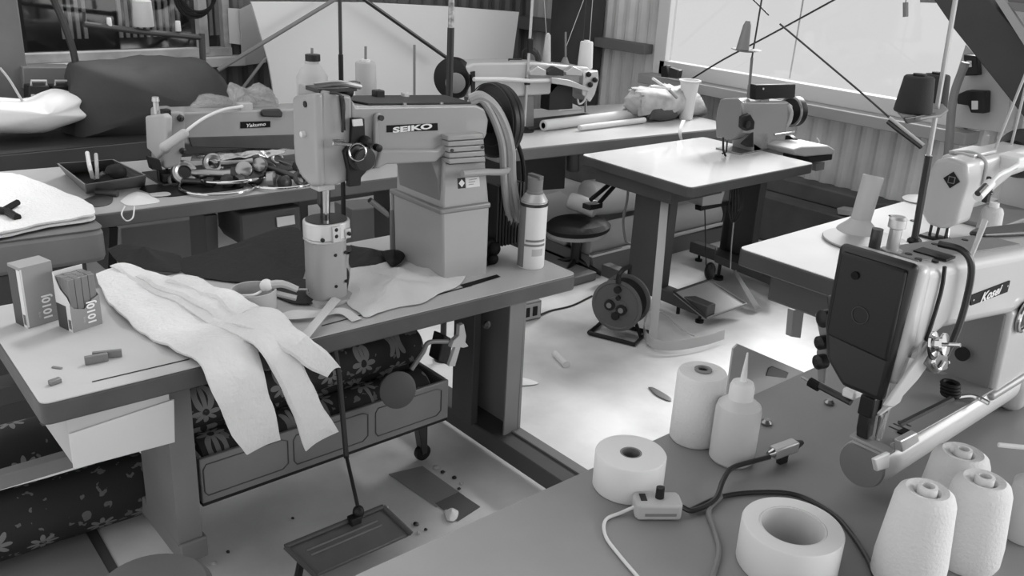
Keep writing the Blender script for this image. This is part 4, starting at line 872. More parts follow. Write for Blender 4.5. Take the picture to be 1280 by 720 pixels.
# grey handle standing behind the leather
b = az(492, 314, T); t_ = thing('screwdriver', 'grey rod handle standing up behind the black leather scrap', 'tool', b)
MB().tube([b, ay(491, 285, b.y), ay(490, 262, b.y)], [.013, .008], 10).build('handle', M['leg'], t_); MB().tube([ay(490, 262, b.y), ay(489, 238, b.y)], .006, 8).build('shaft', M['alu'], t_)
# thread stand behind the post machine
ts = thing('thread_stand', 'dark thread stand pole with pins rising behind the post machine', 'thread stand', (ay(430, 300, 2.68).x, 2.68, T))
px_ = ORG[ts.name].x
MB().tube([(px_, 2.68, T+.01), (px_, 2.68, 1.42)], .008, 10).build('lower_pole', M['blk'], ts); MB().tube([(px_, 2.68, 1.42), (px_, 2.68, 1.95)], .006, 10).build('upper_pole', M['rodd'], ts)
MB().lathe([(.04, 0), (.04, .008), (.012, .012)], (px_, 2.68, T+.0005)).build('base', M['blk'], ts)
zt = ay(388, 126, 2.68).z-.01
MB().tube([ay(380, 128, 2.68), ay(525, 126, 2.68)], .008, 8).build('cross_bar', M['dark'], ts)
for p, y0 in ((390, 60), (457, 58), (518, 56)):
    MB().tube([ay(p, 128, 2.68), ay(p, y0, 2.68)], .0045, 8).build('spool_pin', M['mid'], ts)
def cone(px, ytop, ybot, Y, r0, r1, label, m, shoulder=0.0, core=True, name='thread_cone', group=None, lean=None, cm=None):
    b = ay(px, ybot, Y); t = ay(px, ytop, Y); h = t.z-b.z
    o = thing(name, label, 'thread cone', b, group)
    if shoulder: pr = [(0, 0), (r0, .0), (r0, h*.60), (r0*.75, h*.78), (r1, h*.93), (r1, h), (0, h)]
    else: pr = [(0, 0), (r0*.96, .0), (r0, h*.04), (r1, h*.96), (r1*.9, h), (0, h)]
    MB().lathe(pr, b, n=28).build('thread', m, o)
    if core: MB().lathe([(r1*.45, 0), (r1*.45, .008), (.0, .008)], b+V((0, 0, h))).build('cone_core', cm or M['white'], o)
    return o
o = cone(391, 76, 124, 2.68, .05, .022, 'bottle-shaped white thread cone with a black cap behind the post machine head', M['lite'], shoulder=1, core=False)
MB().lathe([(.024, 0), (.024, .02), (.0, .02)], ay(391, 76, 2.68)).build('cap', M['blk'], o)
cone(457.5, 77, 124, 2.68, .036, .035, 'straight grey thread cone on the second pin behind the post machine', M['lite'])
# pipe from the ceiling
p0 = ay(563, 60, 3.0); pp = thing('steel_pipe', 'mottled vertical steel pipe rising behind the post machine', 'pipe', (p0.x, 3.0, 0))
MB().tube([(p0.x, 3.0, 1.45), (p0.x, 3.0, 2.9)], .012, 12).build('upper_pipe', mat('mottled_pipe', 150, .5, .3, vary=.3, vscale=60), pp)
MB().tube([(p0.x, 3.0, 0), (p0.x, 3.0, 1.46)], .014, 12).build('lower_sleeve', M['rodd'], pp)
MB().lathe([(.04, 0), (.04, .01), (.016, .012)], (p0.x, 3.0, 0)).build('floor_flange', M['dark'], pp)

# ---- cart with patterned fabric rolls under the front table
ct = thing('cart', 'long grey wheeled tray cart under the front table', 'cart', (1.3, 2.45, 0))
MB().box(.84, 1.742, 2.28, 2.295, .195, .346).build('front_panel', M['leg'], ct, bevel=.004)
MB().box(.84, 1.742, 2.66, 2.675, .195, .346).build('rear_panel', M['leg'], ct, bevel=.004)
MB().box(.84, .855, 2.295, 2.66, .195, .346).build('left_panel', M['leg'], ct, bevel=.003); MB().box(1.727, 1.742, 2.295, 2.66, .195, .346).build('right_panel', M['leg'], ct, bevel=.003)
MB().box(.84, 1.742, 2.28, 2.675, .186, .198).build('tray_floor', M['blk'], ct, bevel=.002)
for x0_ in (.86, 1.15, 1.45):
    mb = MB(); r_ = .002
    pts = [(x0_, 2.279, .22), (x0_+.24, 2.279, .22), (x0_+.26, 2.279, .235), (x0_+.26, 2.279, .315), (x0_+.24, 2.279, .325), (x0_, 2.279, .325), (x0_-.01, 2.279, .31), (x0_-.01, 2.279, .235), (x0_, 2.279, .22)]
    mb.tube(pts, r_, 6); mb.build('panel_moulding', M['dleg'], ct)
for (x, y) in ((1.68, 2.36), (.86, 2.5), (1.68, 2.6), (.86, 2.63)):
    fk = MB().prism([(x-.03, y-.018, .19), (x+.02, y-.018, .19), (x+.02, y-.018, .035), (x+.0, y-.018, .03), (x-.015, y-.018, .12)], (0, .036, 0)).build('caster_fork', M['dark'], ct, bevel=.002)
    MB().lathe([(.012, -.012), (.03, -.01), (.032, 0), (.03, .01), (.012, .012)], (x+.01, y, .033), (0, 1, .0)).build('caster_wheel', M['blk'], fk)
def floral():
    m = bpy.data.materials.new('floral_print'); m.use_nodes = True; nt = m.node_tree; N = nt.nodes.new; L = nt.links.new
    b = nt.nodes['Principled BSDF']; b.inputs['Roughness'].default_value = .8
    tc = N('ShaderNodeTexCoord'); sp = N('ShaderNodeSeparateXYZ'); L(tc.outputs['Object'], sp.inputs[0])
    def mth(op, a, c=None, v=None):
        n = N('ShaderNodeMath'); n.operation = op; L(a, n.inputs[0])
        if c is not None: L(c, n.inputs[1])
        if v is not None: n.inputs[1].default_value = v
        return n.outputs[0]
    at = N('ShaderNodeMath'); at.operation = 'SUBTRACT'; L(sp.outputs[2], at.inputs[0]); L(sp.outputs[1], at.inputs[1])
    cb_ = N('ShaderNodeCombineXYZ'); L(sp.outputs[0], cb_.inputs[0]); L(at.outputs[0], cb_.inputs[1])
    vo = N('ShaderNodeTexVoronoi'); vo.voronoi_dimensions = '2D'; vo.inputs['Scale'].default_value = 7.5; vo.inputs['Randomness'].default_value = .55; L(cb_.outputs[0], vo.inputs['Vector'])
    sub = N('ShaderNodeVectorMath'); sub.operation = 'SUBTRACT'; L(cb_.outputs[0], sub.inputs[0]); L(vo.outputs['Position'], sub.inputs[1])
    s2_ = N('ShaderNodeSeparateXYZ'); L(sub.outputs[0], s2_.inputs[0])
    th = mth('ARCTAN2', s2_.outputs[1], s2_.outputs[0]); cs_ = mth('ABSOLUTE', mth('COSINE', mth('MULTIPLY', th, v=4.0)))
    ln = N('ShaderNodeVectorMath'); ln.operation = 'LENGTH'; L(sub.outputs[0], ln.inputs[0])
    lim = mth('ADD', mth('MULTIPLY', cs_, v=.030), v=.014)
    pet = mth('LESS_THAN', ln.outputs['Value'], lim); core = mth('GREATER_THAN', ln.outputs['Value'], v=.011)
    fl = mth('MULTIPLY', pet, core)
    ns = N('ShaderNodeTexNoise'); ns.inputs['Scale'].default_value = 26; L(tc.outputs['Object'], ns.inputs['Vector'])
    leaf = mth('GREATER_THAN', ns.outputs['Fac'], v=.64)
    leaf2 = mth('MULTIPLY', leaf, v=.6)
    mx = mth('MAXIMUM', fl, leaf2)
    rp = N('ShaderNodeValToRGB'); rp.color_ramp.elements[0].color = (lin(28),)*3+(1,); rp.color_ramp.elements[1].color = (lin(112),)*3+(1,); L(mx, rp.inputs[0]); L(rp.outputs[0], b.inputs['Base Color'])
    return m
flo = floral()
def fabric_roll(c0, c1, r, label, m, core=False, name='fabric_roll', cat='fabric roll', group=None):
    c0, c1 = V(c0), V(c1); a = c1-c0; L = a.length
    mb = MB(); mb.lathe([(r*.0, 0), (r*.55, 0), (r*.9, .002), (r, .01), (r*1.02, L*.3), (r*.98, L*.6), (r, L-.01), (r*.9, L-.002), (0, L)], c0, a, n=32)
    o = mb.build(name, m); tag(o, label, cat, group); return o
g_ = 'rolls of dark flowered cloth under the front table'
fabric_roll((.10, 2.66, .105), (.80, 2.64, .105), .10, 'lowest dark flowered fabric roll, on the floor left of the front leg', flo, group=g_)
fabric_roll((.08, 2.74, .29), (.82, 2.74, .29), .085, 'dark flowered fabric roll stacked behind and above the lowest one', flo, group=g_)
fabric_roll((.86, 2.385, .285), (1.70, 2.385, .285), .075, 'dark flowered fabric roll at the front inside the wheeled cart', flo, group=g_)
fabric_roll((.88, 2.53, .33), (1.70, 2.53, .33), .072, 'dark flowered fabric roll at the rear inside the wheeled cart', flo, group=g_)
fabric_roll((.60, 2.46, .425), (1.72, 2.46, .425), .066, 'topmost dark flowered fabric roll, riding on those in the cart', flo, group=g_)
o = MB().box(.1, .66, 2.52, 2.56, .30, .345).build('plank', M['mid'], bevel=.004); tag(o, 'grey plank end under the left of the front table', 'plank')
o.rotation_euler = (0, 0, .0)
o = MB().box(.3, 1.5, 2.62, 2.70, .50, .56).build('plank', M['dleg'], bevel=.004); tag(o, 'dark plank lying on top of the flowered rolls', 'plank')
# ---- floor litter
o = PZ(MB(), [(-30, 708), (100, 655), (140, 724), (-30, 790)], .002, .008).build('floor_board', M['mid']); tag(o, 'pale grey sheet on the floor in the lower left corner', 'board')
o = PZ(MB(), [(97, 658), (114, 650), (150, 715), (134, 722)], .001, .004).build('floor_strip', M['dleg']); tag(o, 'dark strip on the floor beside the pale sheet', 'strip')
for pts, lb in (([(100, 640), (600, 770), (500, 790), (60, 690)], None),):
    pass
def floor_tile(pts, g, label, z=.003):
    o = PZ(MB(), pts, .0008, z).build('floor_patch', mat('patch%d' % g, g, .35)); tag(o, label, 'floor patch')
floor_tile([(486, 593), (528, 583), (580, 620), (545, 634)], 130, 'grey floor patch under the right leg of the front table')
floor_tile([(544, 630), (573, 616), (600, 634), (572, 652)], 92, 'small dark square floor patch beside the grey one', .004)
lit = [((690, 441), (712, 458), .012, 'white paper tube lying on the open floor', 1)]
a, b = az(694, 442, .014), az(708, 456, .014)
o = MB().tube([a, b], .017, 12).build('paper_tube', M['white']); tag(o, 'small white paper tube lying on the open floor', 'tube')
o = patch([(636, 474), (652, 472), (673, 479), (655, 482), (645, 480)], .004, .002, lambda u, q: .01*(1-u)).build('paper_scrap', M['white']); tag(o, 'white triangular paper scrap on the open floor', 'paper scrap')
o = patch([(810, 484), (818, 485), (838, 497), (836, 501), (820, 494)], .004, .002).build('cloth_scrap', M['dleg']); tag(o, 'dark scrap on the floor left of the tall thread spool', 'scrap')
scr = [(545, 584, 7), (553, 590, 5), (568, 597, 6), (577, 604, 5), (574, 611, 4), (520, 655, 7), (523, 666, 5), (532, 662, 4), (649, 555, 4), (484, 634, 5), (366, 648, 4), (285, 690, 5), (268, 704, 8)]
root = None
for i, (x, y, s_) in enumerate(scr):
    pts = [(x+s_*.6*math.cos(a)*(.7+.5*random.random()), y+s_*.35*math.sin(a)) for a in [k*math.pi/3 for k in range(6)]]
    o = patch(pts, .004, .003, lambda u, q: .004*(1-u), 2, 2).build('floor_crumb', M['dark'] if i % 3 else M['lite'])
    tag(o, 'tiny dark crumb of waste on the floor around the big foot pedal' if i % 3 else 'tiny pale crumb of waste on the floor around the big foot pedal', 'scrap', 'dark crumbs on the floor' if i % 3 else 'pale crumbs on the floor')
for pts, lb in (((546, 628, 530, 622), 'white crumpled paper bit beside the small dark floor patch'),):
    o = patch([(555, 640), (565, 637), (573, 641), (570, 650), (560, 652)], .004, .004, lambda u, q: .02*(1-u)+abs(gauss_noise(q, 40, .01))).build('paper_scrap', M['white']); tag(o, lb, 'paper scrap')
ob = thing('outlet_box', 'low power outlet box on the floor under the right end of the front table', 'outlet', (az(655, 403, 0).x, az(655, 403, 0).y, 0))
y_ = az(655, 403, 0).y
a, b = az(640, 406, 0), az(676, 398, 0); zt_2 = ay(640, 383, a.y).z
d = (b-a); n = V((-d.y, d.x, 0)).normalized()*.22; n = n if n.y > 0 else -n
MB().prism([a, b, b+n, a+n], (0, 0, zt_2)).build('box_body', M['mid'], ob, bevel=.005)
nn = -n.normalized()
MB().prism([a+d*.05+V((0, 0, .01)), a+d*.95+V((0, 0, .01)), a+d*.95+V((0, 0, zt_2-.01)), a+d*.05+V((0, 0, zt_2-.01))], nn*.003).build('face_plate', M['lite'], ob)
for k in (.14, .42, .68): 
    p = a+d*k+nn*.003
    MB().prism([p+V((0, 0, .025)), p+d*.16+V((0, 0, .025)), p+d*.16+V((0, 0, zt_2-.025)), p+V((0, 0, zt_2-.025))], nn*.004).build('socket', M['blk'], ob, bevel=.002)
o = MB().tube([az(676, 393, .01), az(690, 388, .005), az(715, 382, .005), az(740, 370, .005)], .005, 6, 5).build('floor_cable', M['blk']); tag(o, 'thin black cable on the floor right of the outlet box', 'cable')

# ---- cable reel
c = az(771, 382, .175); axr = V((-1, -.38, .02)).normalized()
cr_ = thing('cable_reel', 'round black extension cable reel on the floor by the middle table leg', 'cable reel', (c.x, c.y, 0))
R_ = .128
MB().lathe([(.0, .012), (.045, .012), (.05, .006), (R_*.86, .006), (R_*.9, .01), (R_, .008), (R_, -.004), (R_*.9, -.006), (0, -.006)], c, axr, n=48).build('front_disc', mat('reel_disc', 84, .4), cr_)
MB().lathe([(.0, .004), (R_, .004), (R_, -.008), (0, -.008)], c-axr*.115, axr, n=48).build('rear_disc', mat('reel_disc2', 100, .4), cr_)
mb = MB()
for k in range(8): mb.ring(c-axr*(.015+.012*k), axr, R_*.8, .011, 36, 6)
mb.lathe([(R_*.78, -.01), (R_*.78, -.105)], c, axr, n=36); mb.build('wound_cable', M['blk2'], cr_)
side = axr.cross(UP).normalized(); upv = side.cross(axr).normalized()
for (du, dv, r_) in ((-.032, .0, .027), (.030, -.012, .027), (.002, -.05, .02), (.008, .045, .012), (0, .085, .018)):
    p = c+axr*.012+side*(-du)+upv*dv; ol = MB().lathe([(r_, -.003), (r_, .008), (r_*.75, .01), (.0, .009)], p, axr, n=20).build('outlet', M['blk'], cr_)
    if r_ > .02: MB().lathe([(r_*.5, .0), (r_*.5, .012), (.0, .012)], p, axr, n=16).build('outlet_cap', M['mid'], ol)
f1 = c+axr*.03; f2 = c-axr*.15
mb = MB()
P1 = V((f1.x, f1.y, .012))+side*.12; P2 = V((f1.x, f1.y, .012))-side*.12; P3 = V((f2.x, f2.y, .012))-side*.12; P4 = V((f2.x, f2.y, .012))+side*.12
mb.tube([P1, P2, P3, P4, P1], .011, 8); mb.build('base_frame', M['blk'], cr_)
for a, b in ((P1, P4), (P2, P3)):
    m_ = (a+b)/2
    MB().tube([m_, V((c.x, c.y, 0))-axr*.13+V((0, 0, c.z))], .009, 8).build('upright', M['blk'], cr_)
MB().tube([c-axr*.13, c-axr*.13+V((0, 0, .17))], .010, 8).build('upright', M['blk'], cr_)
MB().tube([c-axr*.13+V((0, 0, .165)), c-axr*.05+V((0, 0, .175)), c+axr*.01+V((0, 0, .16)), c+axr*.012+V((0, 0, .12))], .012, 8, 3).build('carry_handle', M['blk'], cr_)
# hanging strap
a = az(833, 232, .66); b = az(815, 432, .012)
sd = CR*.021
o = strip([a-sd, a*.5+b*.5-sd+V((0, 0, 0)), b-sd], [a+sd*.9, a*.5+b*.5+sd, b+sd], .004).build('fabric_strap', M['lite']); tag(o, 'long pale strap hanging from the middle table to the floor', 'strap')
pts = [az(806, 400, .02), az(805, 422, .02), az(818, 436, .02), az(845, 438, .02), az(880, 432, .02), az(905, 424, .02)]
o = strip([p+V((0, 0, .0)) for p in pts], [p+V((0.01, 0.01, .045)) for p in pts], .004).build('fabric_strap', M['lite']); tag(o, 'pale strap end curled in a loop on the floor by the middle table', 'strap')
o = MB().tube([az(806, 402, .05), az(812, 388, .04), az(830, 392, .04), az(850, 410, .04), az(868, 420, .03)], .004, 6, 5).build('loose_cord', M['lite']); tag(o, 'thin pale cord looping beside the curled strap', 'cord')
# ---- things under and behind the middle table
stl = thing('stool', 'dark padded stool seat between the front table and the middle table', 'stool', (az(722, 290, .24).x, az(722, 290, .24).y, 0))
c = az(722, 290, .24)
MB().lathe([(0, .0), (.18, .0), (.205, .02), (.21, .04), (.18, .065), (.09, .078), (0, .07)], c, n=36, sx=1.0, sy=.8).build('seat', M['bleather'], stl)
MB().lathe([(0, -.012), (.185, -.012), (.195, .012), (.0, .013)], c, n=36, sx=1, sy=.8).build('seat_rim', M['lite'], stl)
MB().tube([c, V((c.x, c.y, .06))], .03, 12).build('column', M['dark'], stl)
for k in range(4):
    a = k*math.pi/2+.4; MB().tube([V((c.x, c.y, .08)), V((c.x+.17*math.cos(a), c.y+.17*math.sin(a), .015))], .014, 8).build('leg', M['blk'], stl)
cr0 = thing('crate', 'long low open crate with pale rim behind the middle table legs', 'crate', (4.1, 3.55, 0))
mb = MB(); PY(mb, [(740, 318), (914, 282), (915, 318), (745, 356)], 3.42, 3.44); mb.build('front_panel', M['leg'], cr0, bevel=.004)
fa, fb = ay(740, 318, 3.42), ay(914, 282, 3.42); zz = (fa.z+fb.z)/2
MB().box(fa.x, fb.x, 3.44, 3.9, .02, .05).build('crate_floor', M['dleg'], cr0); MB().box(fa.x, fb.x, 3.88, 3.9, .02, zz).build('rear_panel', M['leg'], cr0, bevel=.004)
MB().box(fa.x, fa.x+.02, 3.44, 3.88, .02, zz).build('side_panel', M['leg'], cr0); MB().box(fb.x-.02, fb.x, 3.44, 3.88, .02, zz).build('side_panel', M['leg'], cr0)
MB().box(fa.x, fb.x, 3.415, 3.445, zz, zz+.012).build('rim', M['white'], cr0, bevel=.002)
g_ = 'pale rolls in the crate behind the middle table'
wr = mat('pale_roll', 185, .7, vary=.04)
fabric_roll((fa.x+.03, 3.55, .155), (fb.x-.05, 3.55, .155), .095, 'front pale roll in the low crate', wr, group=g_)
fabric_roll((fa.x+.03, 3.76, .155), (fb.x-.05, 3.76, .155), .095, 'rear pale roll in the low crate', wr, group=g_)
fabric_roll((ay(722, 235, 3.8).x, 3.72, .36), (4.5, 3.60, .36), .11, 'thick white roll on top of the others, seen end-on left of the middle table', M['white'], group=g_)
o = fabric_roll(ay(712, 250, 3.6), ay(745, 262, 3.45), .05, 'short pale roll end below the thick white roll', M['lite'])
bx = thing('cardboard_box', 'grey storage box standing under the back right table', 'box', (3.4, 4.0, 0))
mb = MB(); PY(mb, [(650, 188), (708, 190), (706, 236), (652, 240)], 3.85, 4.2); mb.build('carton', M['dleg'], bx, bevel=.006)
z_ = ay(650, 240, 3.85).z; MB().box(3.3, 3.6, 3.85, 4.2, 0, max(.02, z_)).build('carton_base', M['dleg'], bx)
fabric_roll(ay(716, 186, 3.9), ay(716, 214, 3.9), .04, 'short grey roll standing beside the storage box', M['mid'])
o = PZ(MB(), [(620, 262), (700, 240), (740, 268), (680, 285), (640, 283)], .052, .060).build('paper_sheet', M['white']); tag(o, 'pale flat sheet on the low shelf behind the spray can', 'sheet')
mb = MB(); mb.box(2.75, 3.6, 3.35, 3.9, .0, .05); o = mb.build('low_shelf', M['mid'], bevel=.006); tag(o, 'low grey shelf box on the floor behind the spray can', 'shelf')
o = PZ(MB(), [(640, 335), (768, 296), (775, 306), (650, 350)], .004, .03).build('floor_board', M['lite'], bevel=.003); tag(o, 'long pale board on the floor left of the middle table', 'board')
o = PZ(MB(), [(640, 316), (760, 285), (768, 292), (648, 326)], .004, .05).build('floor_board', M['dleg'], bevel=.003); tag(o, 'dark board on the floor behind the long pale one', 'board')
cl = thing('clamp', 'black forked clamp standing against the white roll by the middle table', 'clamp', ay(735, 255, 3.3))
for a, b in (((738, 250), (772, 222)), ((747, 256), (772, 228))): MB().tube([ay(a[0], a[1], 3.3), ay(b[0], b[1], 3.3)], .012, 8).build('arm', M['blk'], cl)
MB().tube([ay(772, 222, 3.3), ay(779, 226, 3.3), ay(782, 222, 3.3)], .012, 8).ball(ay(776, 226, 3.3), .02).build('jaw', M['blk'], cl)
MB().box(ay(738, 252, 3.3).x-.02, ay(738, 252, 3.3).x+.08, 3.28, 3.34, ay(738, 255, 3.3).z-.03, ay(738, 255, 3.3).z).build('foot', M['blk'], cl, bevel=.004)
o = MB().tube([ay(786, 222, 3.28), ay(784, 250, 3.28), ay(779, 275, 3.28), ay(782, 300, 3.28), ay(788, 305, 3.28)], .008, 6, 4).build('hanging_strap', M['mid']); tag(o, 'narrow grey strap hanging beside the left leg of the middle table', 'strap')
# boxes under the back left table
for k, (q4, Y, g, lb) in enumerate((([(440, 262), (486, 258), (486, 300), (440, 305)], 4.3, 'leg', 'grey box under the right part of the back left table'), ([(500, 245), (516, 243), (516, 256), (501, 258)], 3.7, 'lite', 'small outlet box fixed under the back left table'), ([(150, 285), (255, 272), (258, 312), (152, 325)], 4.4, 'leg', 'long grey box under the left part of the back left table'))):
    mb = MB(); PY(mb, q4 if k == 1 else [q4[0], q4[1], (q4[2][0]+2, q4[2][1]+(44 if k == 0 else 30)), (q4[3][0]+3, q4[3][1]+(44 if k == 0 else 30))], Y, Y+.2); o = mb.build('storage_box' if k != 1 else 'outlet_box', M[g], bevel=.006); tag(o, lb, 'box')
# ---------------------------------------------------------------- items on the nearest table
def place(px, py, z=T): return az(px, py, z)
tp = place(862, 546); sp_ = thing('thread_spool', 'tall white thread spool standing beside the oil bottle on the nearest table', 'thread spool', (1.56, 1.10, T))
c = ORG[sp_.name]
MB().lathe([(.0, .001), (.054, .001), (.057, .006), (.0565, .165), (.053, .172), (.02, .174), (.0, .172)], c, n=48).build('thread', M['thread'], sp_)
MB().lathe([(.011, .172), (.019, .172), (.02, .178), (.012, .179), (.011, .174)], c, n=24, closed=False).build('core_rim', M['mid'], sp_)
MB().lathe([(.012, .1735), (.0, .1736)], c, n=20).build('core_hole', M['blk'], sp_)
ob = thing('oil_bottle', 'translucent oil bottle with long spout on the nearest table', 'bottle', (1.555, .99, T))
c = ORG[ob.name]; clr = mat('translucent_plastic', 215, .3, trans=.25, spec=.5)
MB().lathe([(.0, .001), (.044, .001), (.05, .008), (.05, .125), (.047, .138), (.03, .152), (.026, .155), (.0, .155)], c, n=40).build('bottle_body', clr, ob)
MB().lathe([(.027, .152), (.027, .18), (.023, .192), (.01, .195), (.0, .195)], c, n=28).build('screw_cap', M['white'], ob)
MB().lathe([(.008, .194), (.002, .262), (.0, .263)], c, n=16).build('spout', M['white'], ob)
t1 = thing('tape_roll', 'full roll of white tape, its small core dark, behind the dimmer switch', 'tape', (1.285, 1.055, T)); c = ORG[t1.name]
MB().lathe([(.023, .001), (.072, .001), (.074, .004), (.074, .078), (.072, .081), (.023, .081), (.022, .001)], c, n=56, closed=False).build('tape', M['white'], t1)
MB().lathe([(.0235, .002), (.0235, .0805), (.019, .0805), (.019, .002), (.0235, .002)], c, n=28, closed=False).build('tape_core', M['mid'], t1)
t2 = thing('tape_roll', 'wide-holed roll of white tape at the bottom edge beside the grey cable', 'tape', (1.335, .70, T)); c = ORG[t2.name]
MB().lathe([(.060, .001), (.090, .001), (.092, .004), (.092, .082), (.090, .085), (.061, .085), (.060, .001)], c, n=56, closed=False).build('tape', M['white'], t2)
MB().lathe([(.0605, .002), (.0605, .084), (.057, .084), (.057, .002), (.0605, .002)], c, n=40, closed=False).build('tape_core', M['paper'], t2)
g_ = 'thread cones at the bottom right of the nearest table'
for (x, y, h, r0, r1, lb) in ((1.475, .538, .195, .063, .052, 'white thread cone nearest the camera, left of the trio'), (1.625, .500, .178, .062, .052, 'white thread cone at the right of the trio, with a tall core'), (1.735, .585, .155, .064, .055, 'white thread cone at the back of the trio, under the machine arm')):
    o = thing('thread_cone', lb, 'thread cone', (x, y, T), g_); c = ORG[o.name]
    MB().lathe([(.0, .001), (r0*.93, .001), (r0, .012), (r0, .05), (r1, h-.022), (r1*.9, h-.008), (r1*.7, h), (.024, h-.004), (.02, h-.02), (.0, h-.02)], c, n=48).build('thread', M['thread'], o)
    MB().lathe([(.010, h-.025), (.017, h-.025), (.0165, h+.006), (.011, h+.007), (.010, h-.02)], c, n=24, closed=False).build('cone_core', M['white'], o)
# dimmer switch, cables, connector
sw = thing('dimmer_switch', 'white inline dimmer switch with black knob beside the full tape roll', 'switch', (az(820, 645, T).x, az(820, 645, T).y, T)); c = ORG[sw.name]
d = (az(852, 652, T)-az(796, 652, T)); L_ = d.length; d.normalize(); n = V((-d.y, d.x, 0))
a = az(797, 652, T)
def loc(u_, v_, z_): return a+d*L_*u_+n*v_+V((0, 0, z_))
MB().prism([loc(0, 0, .002), loc(.95, 0, .002), loc(1, .012, .002), loc(1, .042, .002), loc(.95, .052, .002), loc(0, .052, .002), loc(-.05, .042, .002), loc(-.05, .010, .002)], (0, 0, .034)).build('housing', M['lite'], sw, bevel=.005, seg=3)
MB().lathe([(.009, 0), (.0085, .022), (.0, .023)], loc(.52, .03, .036), (.1, .1, 1)).build('knob', M['blk'], sw)
MB().prism([loc(.08, .018, .0362), loc(.22, .018, .0362), loc(.22, .042, .0362), loc(.08, .042, .0362)], (0, 0, .001)).build('rating_window', M['blk'], sw)
MB().prism([loc(.15, -.0008, .012), loc(.85, -.0008, .012), loc(.85, -.0008, .018), loc(.15, -.0008, .018)], n*.0005).build('printed_line', M['mid'], sw)
cb1 = MB().tube([loc(1.0, .028, .018), az(866, 638, T+.01), az(893, 625, T+.015), az(904, 600, T+.03), az(915, 585, T+.035), az(940, 577, T+.035), az(962, 571, T+.035)], .0055, 8, 6).build('power_cable', M['dark']); tag(cb1, 'dark twin cable from the dimmer switch to the metal connector', 'cable')
cb1 = MB().tube([az(862, 638, T+.006), az(905, 620, T+.006), az(960, 615, T+.006), az(1000, 620, T+.006), az(1040, 642, T+.006), az(1062, 665, T+.006), az(1085, 700, T+.006), az(1098, 735, T+.006)], .005, 8, 6).build('power_cable', M['dark']); tag(cb1, 'grey cable arcing behind the wide-holed tape roll', 'cable')
cb1 = MB().tube([az(903, 619, T+.006), az(886, 638, T+.006), az(893, 662, T+.006), az(899, 690, T+.006), az(888, 730, T+.006)], .0055, 8, 6).build('power_cable', M['mid']); tag(cb1, 'grey cable running to the bottom of the picture left of the wide-holed tape', 'cable')
cb1 = MB().tube([loc(-.04, .026, .016), az(776, 641, T+.006), az(757, 650, T+.004), az(757, 670, T+.004), az(775, 695, T+.004), az(805, 730, T+.004)], .0035, 8, 6).build('power_cable', M['white']); tag(cb1, 'thin white cable curving from the left of the dimmer switch', 'cable')
cn = thing('lamp_connector', 'metal cable connector lying right of the oil bottle', 'connector', az(980, 575, T)); 
a, b = az(966, 566, T+.035), az(994, 556, T+.035)
dd = (b-a).normalized(); MB().obox((a+b)/2, (b-a)/2, dd.cross(UP)*.013, UP*.013).build('body', M['alu'], cn, bevel=.004)
MB().tube([a-dd*.015, a], [.006, .011], 10).build('strain_relief', M['chrome'], cn); MB().tube([b, b+dd*.022], [.012, .006], 10).build('tip', M['dark'], cn)
MB().obox((a+b)/2-V((0, 0, .024)), (b-a)/6, dd.cross(UP)*.006, UP*.011).build('stand', M['dark'], cn)
for i, (p, q, lb) in enumerate((((958, 530), .013, 'dark knob just right of the oil bottle'), ((1036, 505), .012, 'flat metal button lying farther back on the nearest table'))):
    c = az(p[0], p[1], T); o = MB().lathe([(0, .001), (q, .001), (q*1.1, .006), (q*.6, .013), (0, .014)], c).build('metal_button', M['steel']); tag(o, lb, 'button')
bp = thing('bottle', 'clear plastic bottle cut off by the right edge of the picture', 'bottle', (1.80, .50, T)); c = V((1.80, .46, T)); ORG[bp.name] = V((1.80, .50, T))
MB().lathe([(0, .001), (.04, .001), (.042, .01), (.042, .12), (.02, .14), (0, .14)], c).build('bottle_body', clr, bp)
MB().lathe([(.018, .139), (.018, .16), (0, .16)], c).build('cap', M['white'], bp)
o = MB().tube([az(1248, 556, .93), az(1300, 561, .93)], .005, 8).build('white_stick', M['white']); tag(o, 'thin white stick resting across the rear thread cone', 'stick')
# slotted panel behind the nearest table
bpn = thing('slotted_panel', 'pale grey panel with a handle slot standing behind the nearest table', 'panel', (2.3, 1.3, 0))
P0 = [(905, 520), (917, 436), (923, 430), (1000, 463), (1015, 470), (1010, 560)]
mb = MB(); PY(mb, P0, 1.22, 1.226); mb.build('panel', M['lite'], bpn, bevel=.001)
mb = MB(); PY(mb, [(958, 470), (961, 460), (966, 458), (986, 466), (983, 473)], 1.217, 1.2195); mb.build('handle_slot', M['dleg'], bpn, bevel=.001)
lo = min(ay(a_, b_, 1.22).z for a_, b_ in P0); xx = [ay(a_, b_, 1.22).x for a_, b_ in P0]
MB().box(min(xx)+.02, max(xx)-.02, 1.22, 1.225, 0, max(.02, lo+.02)).build('lower_panel', M['mid'], bpn)
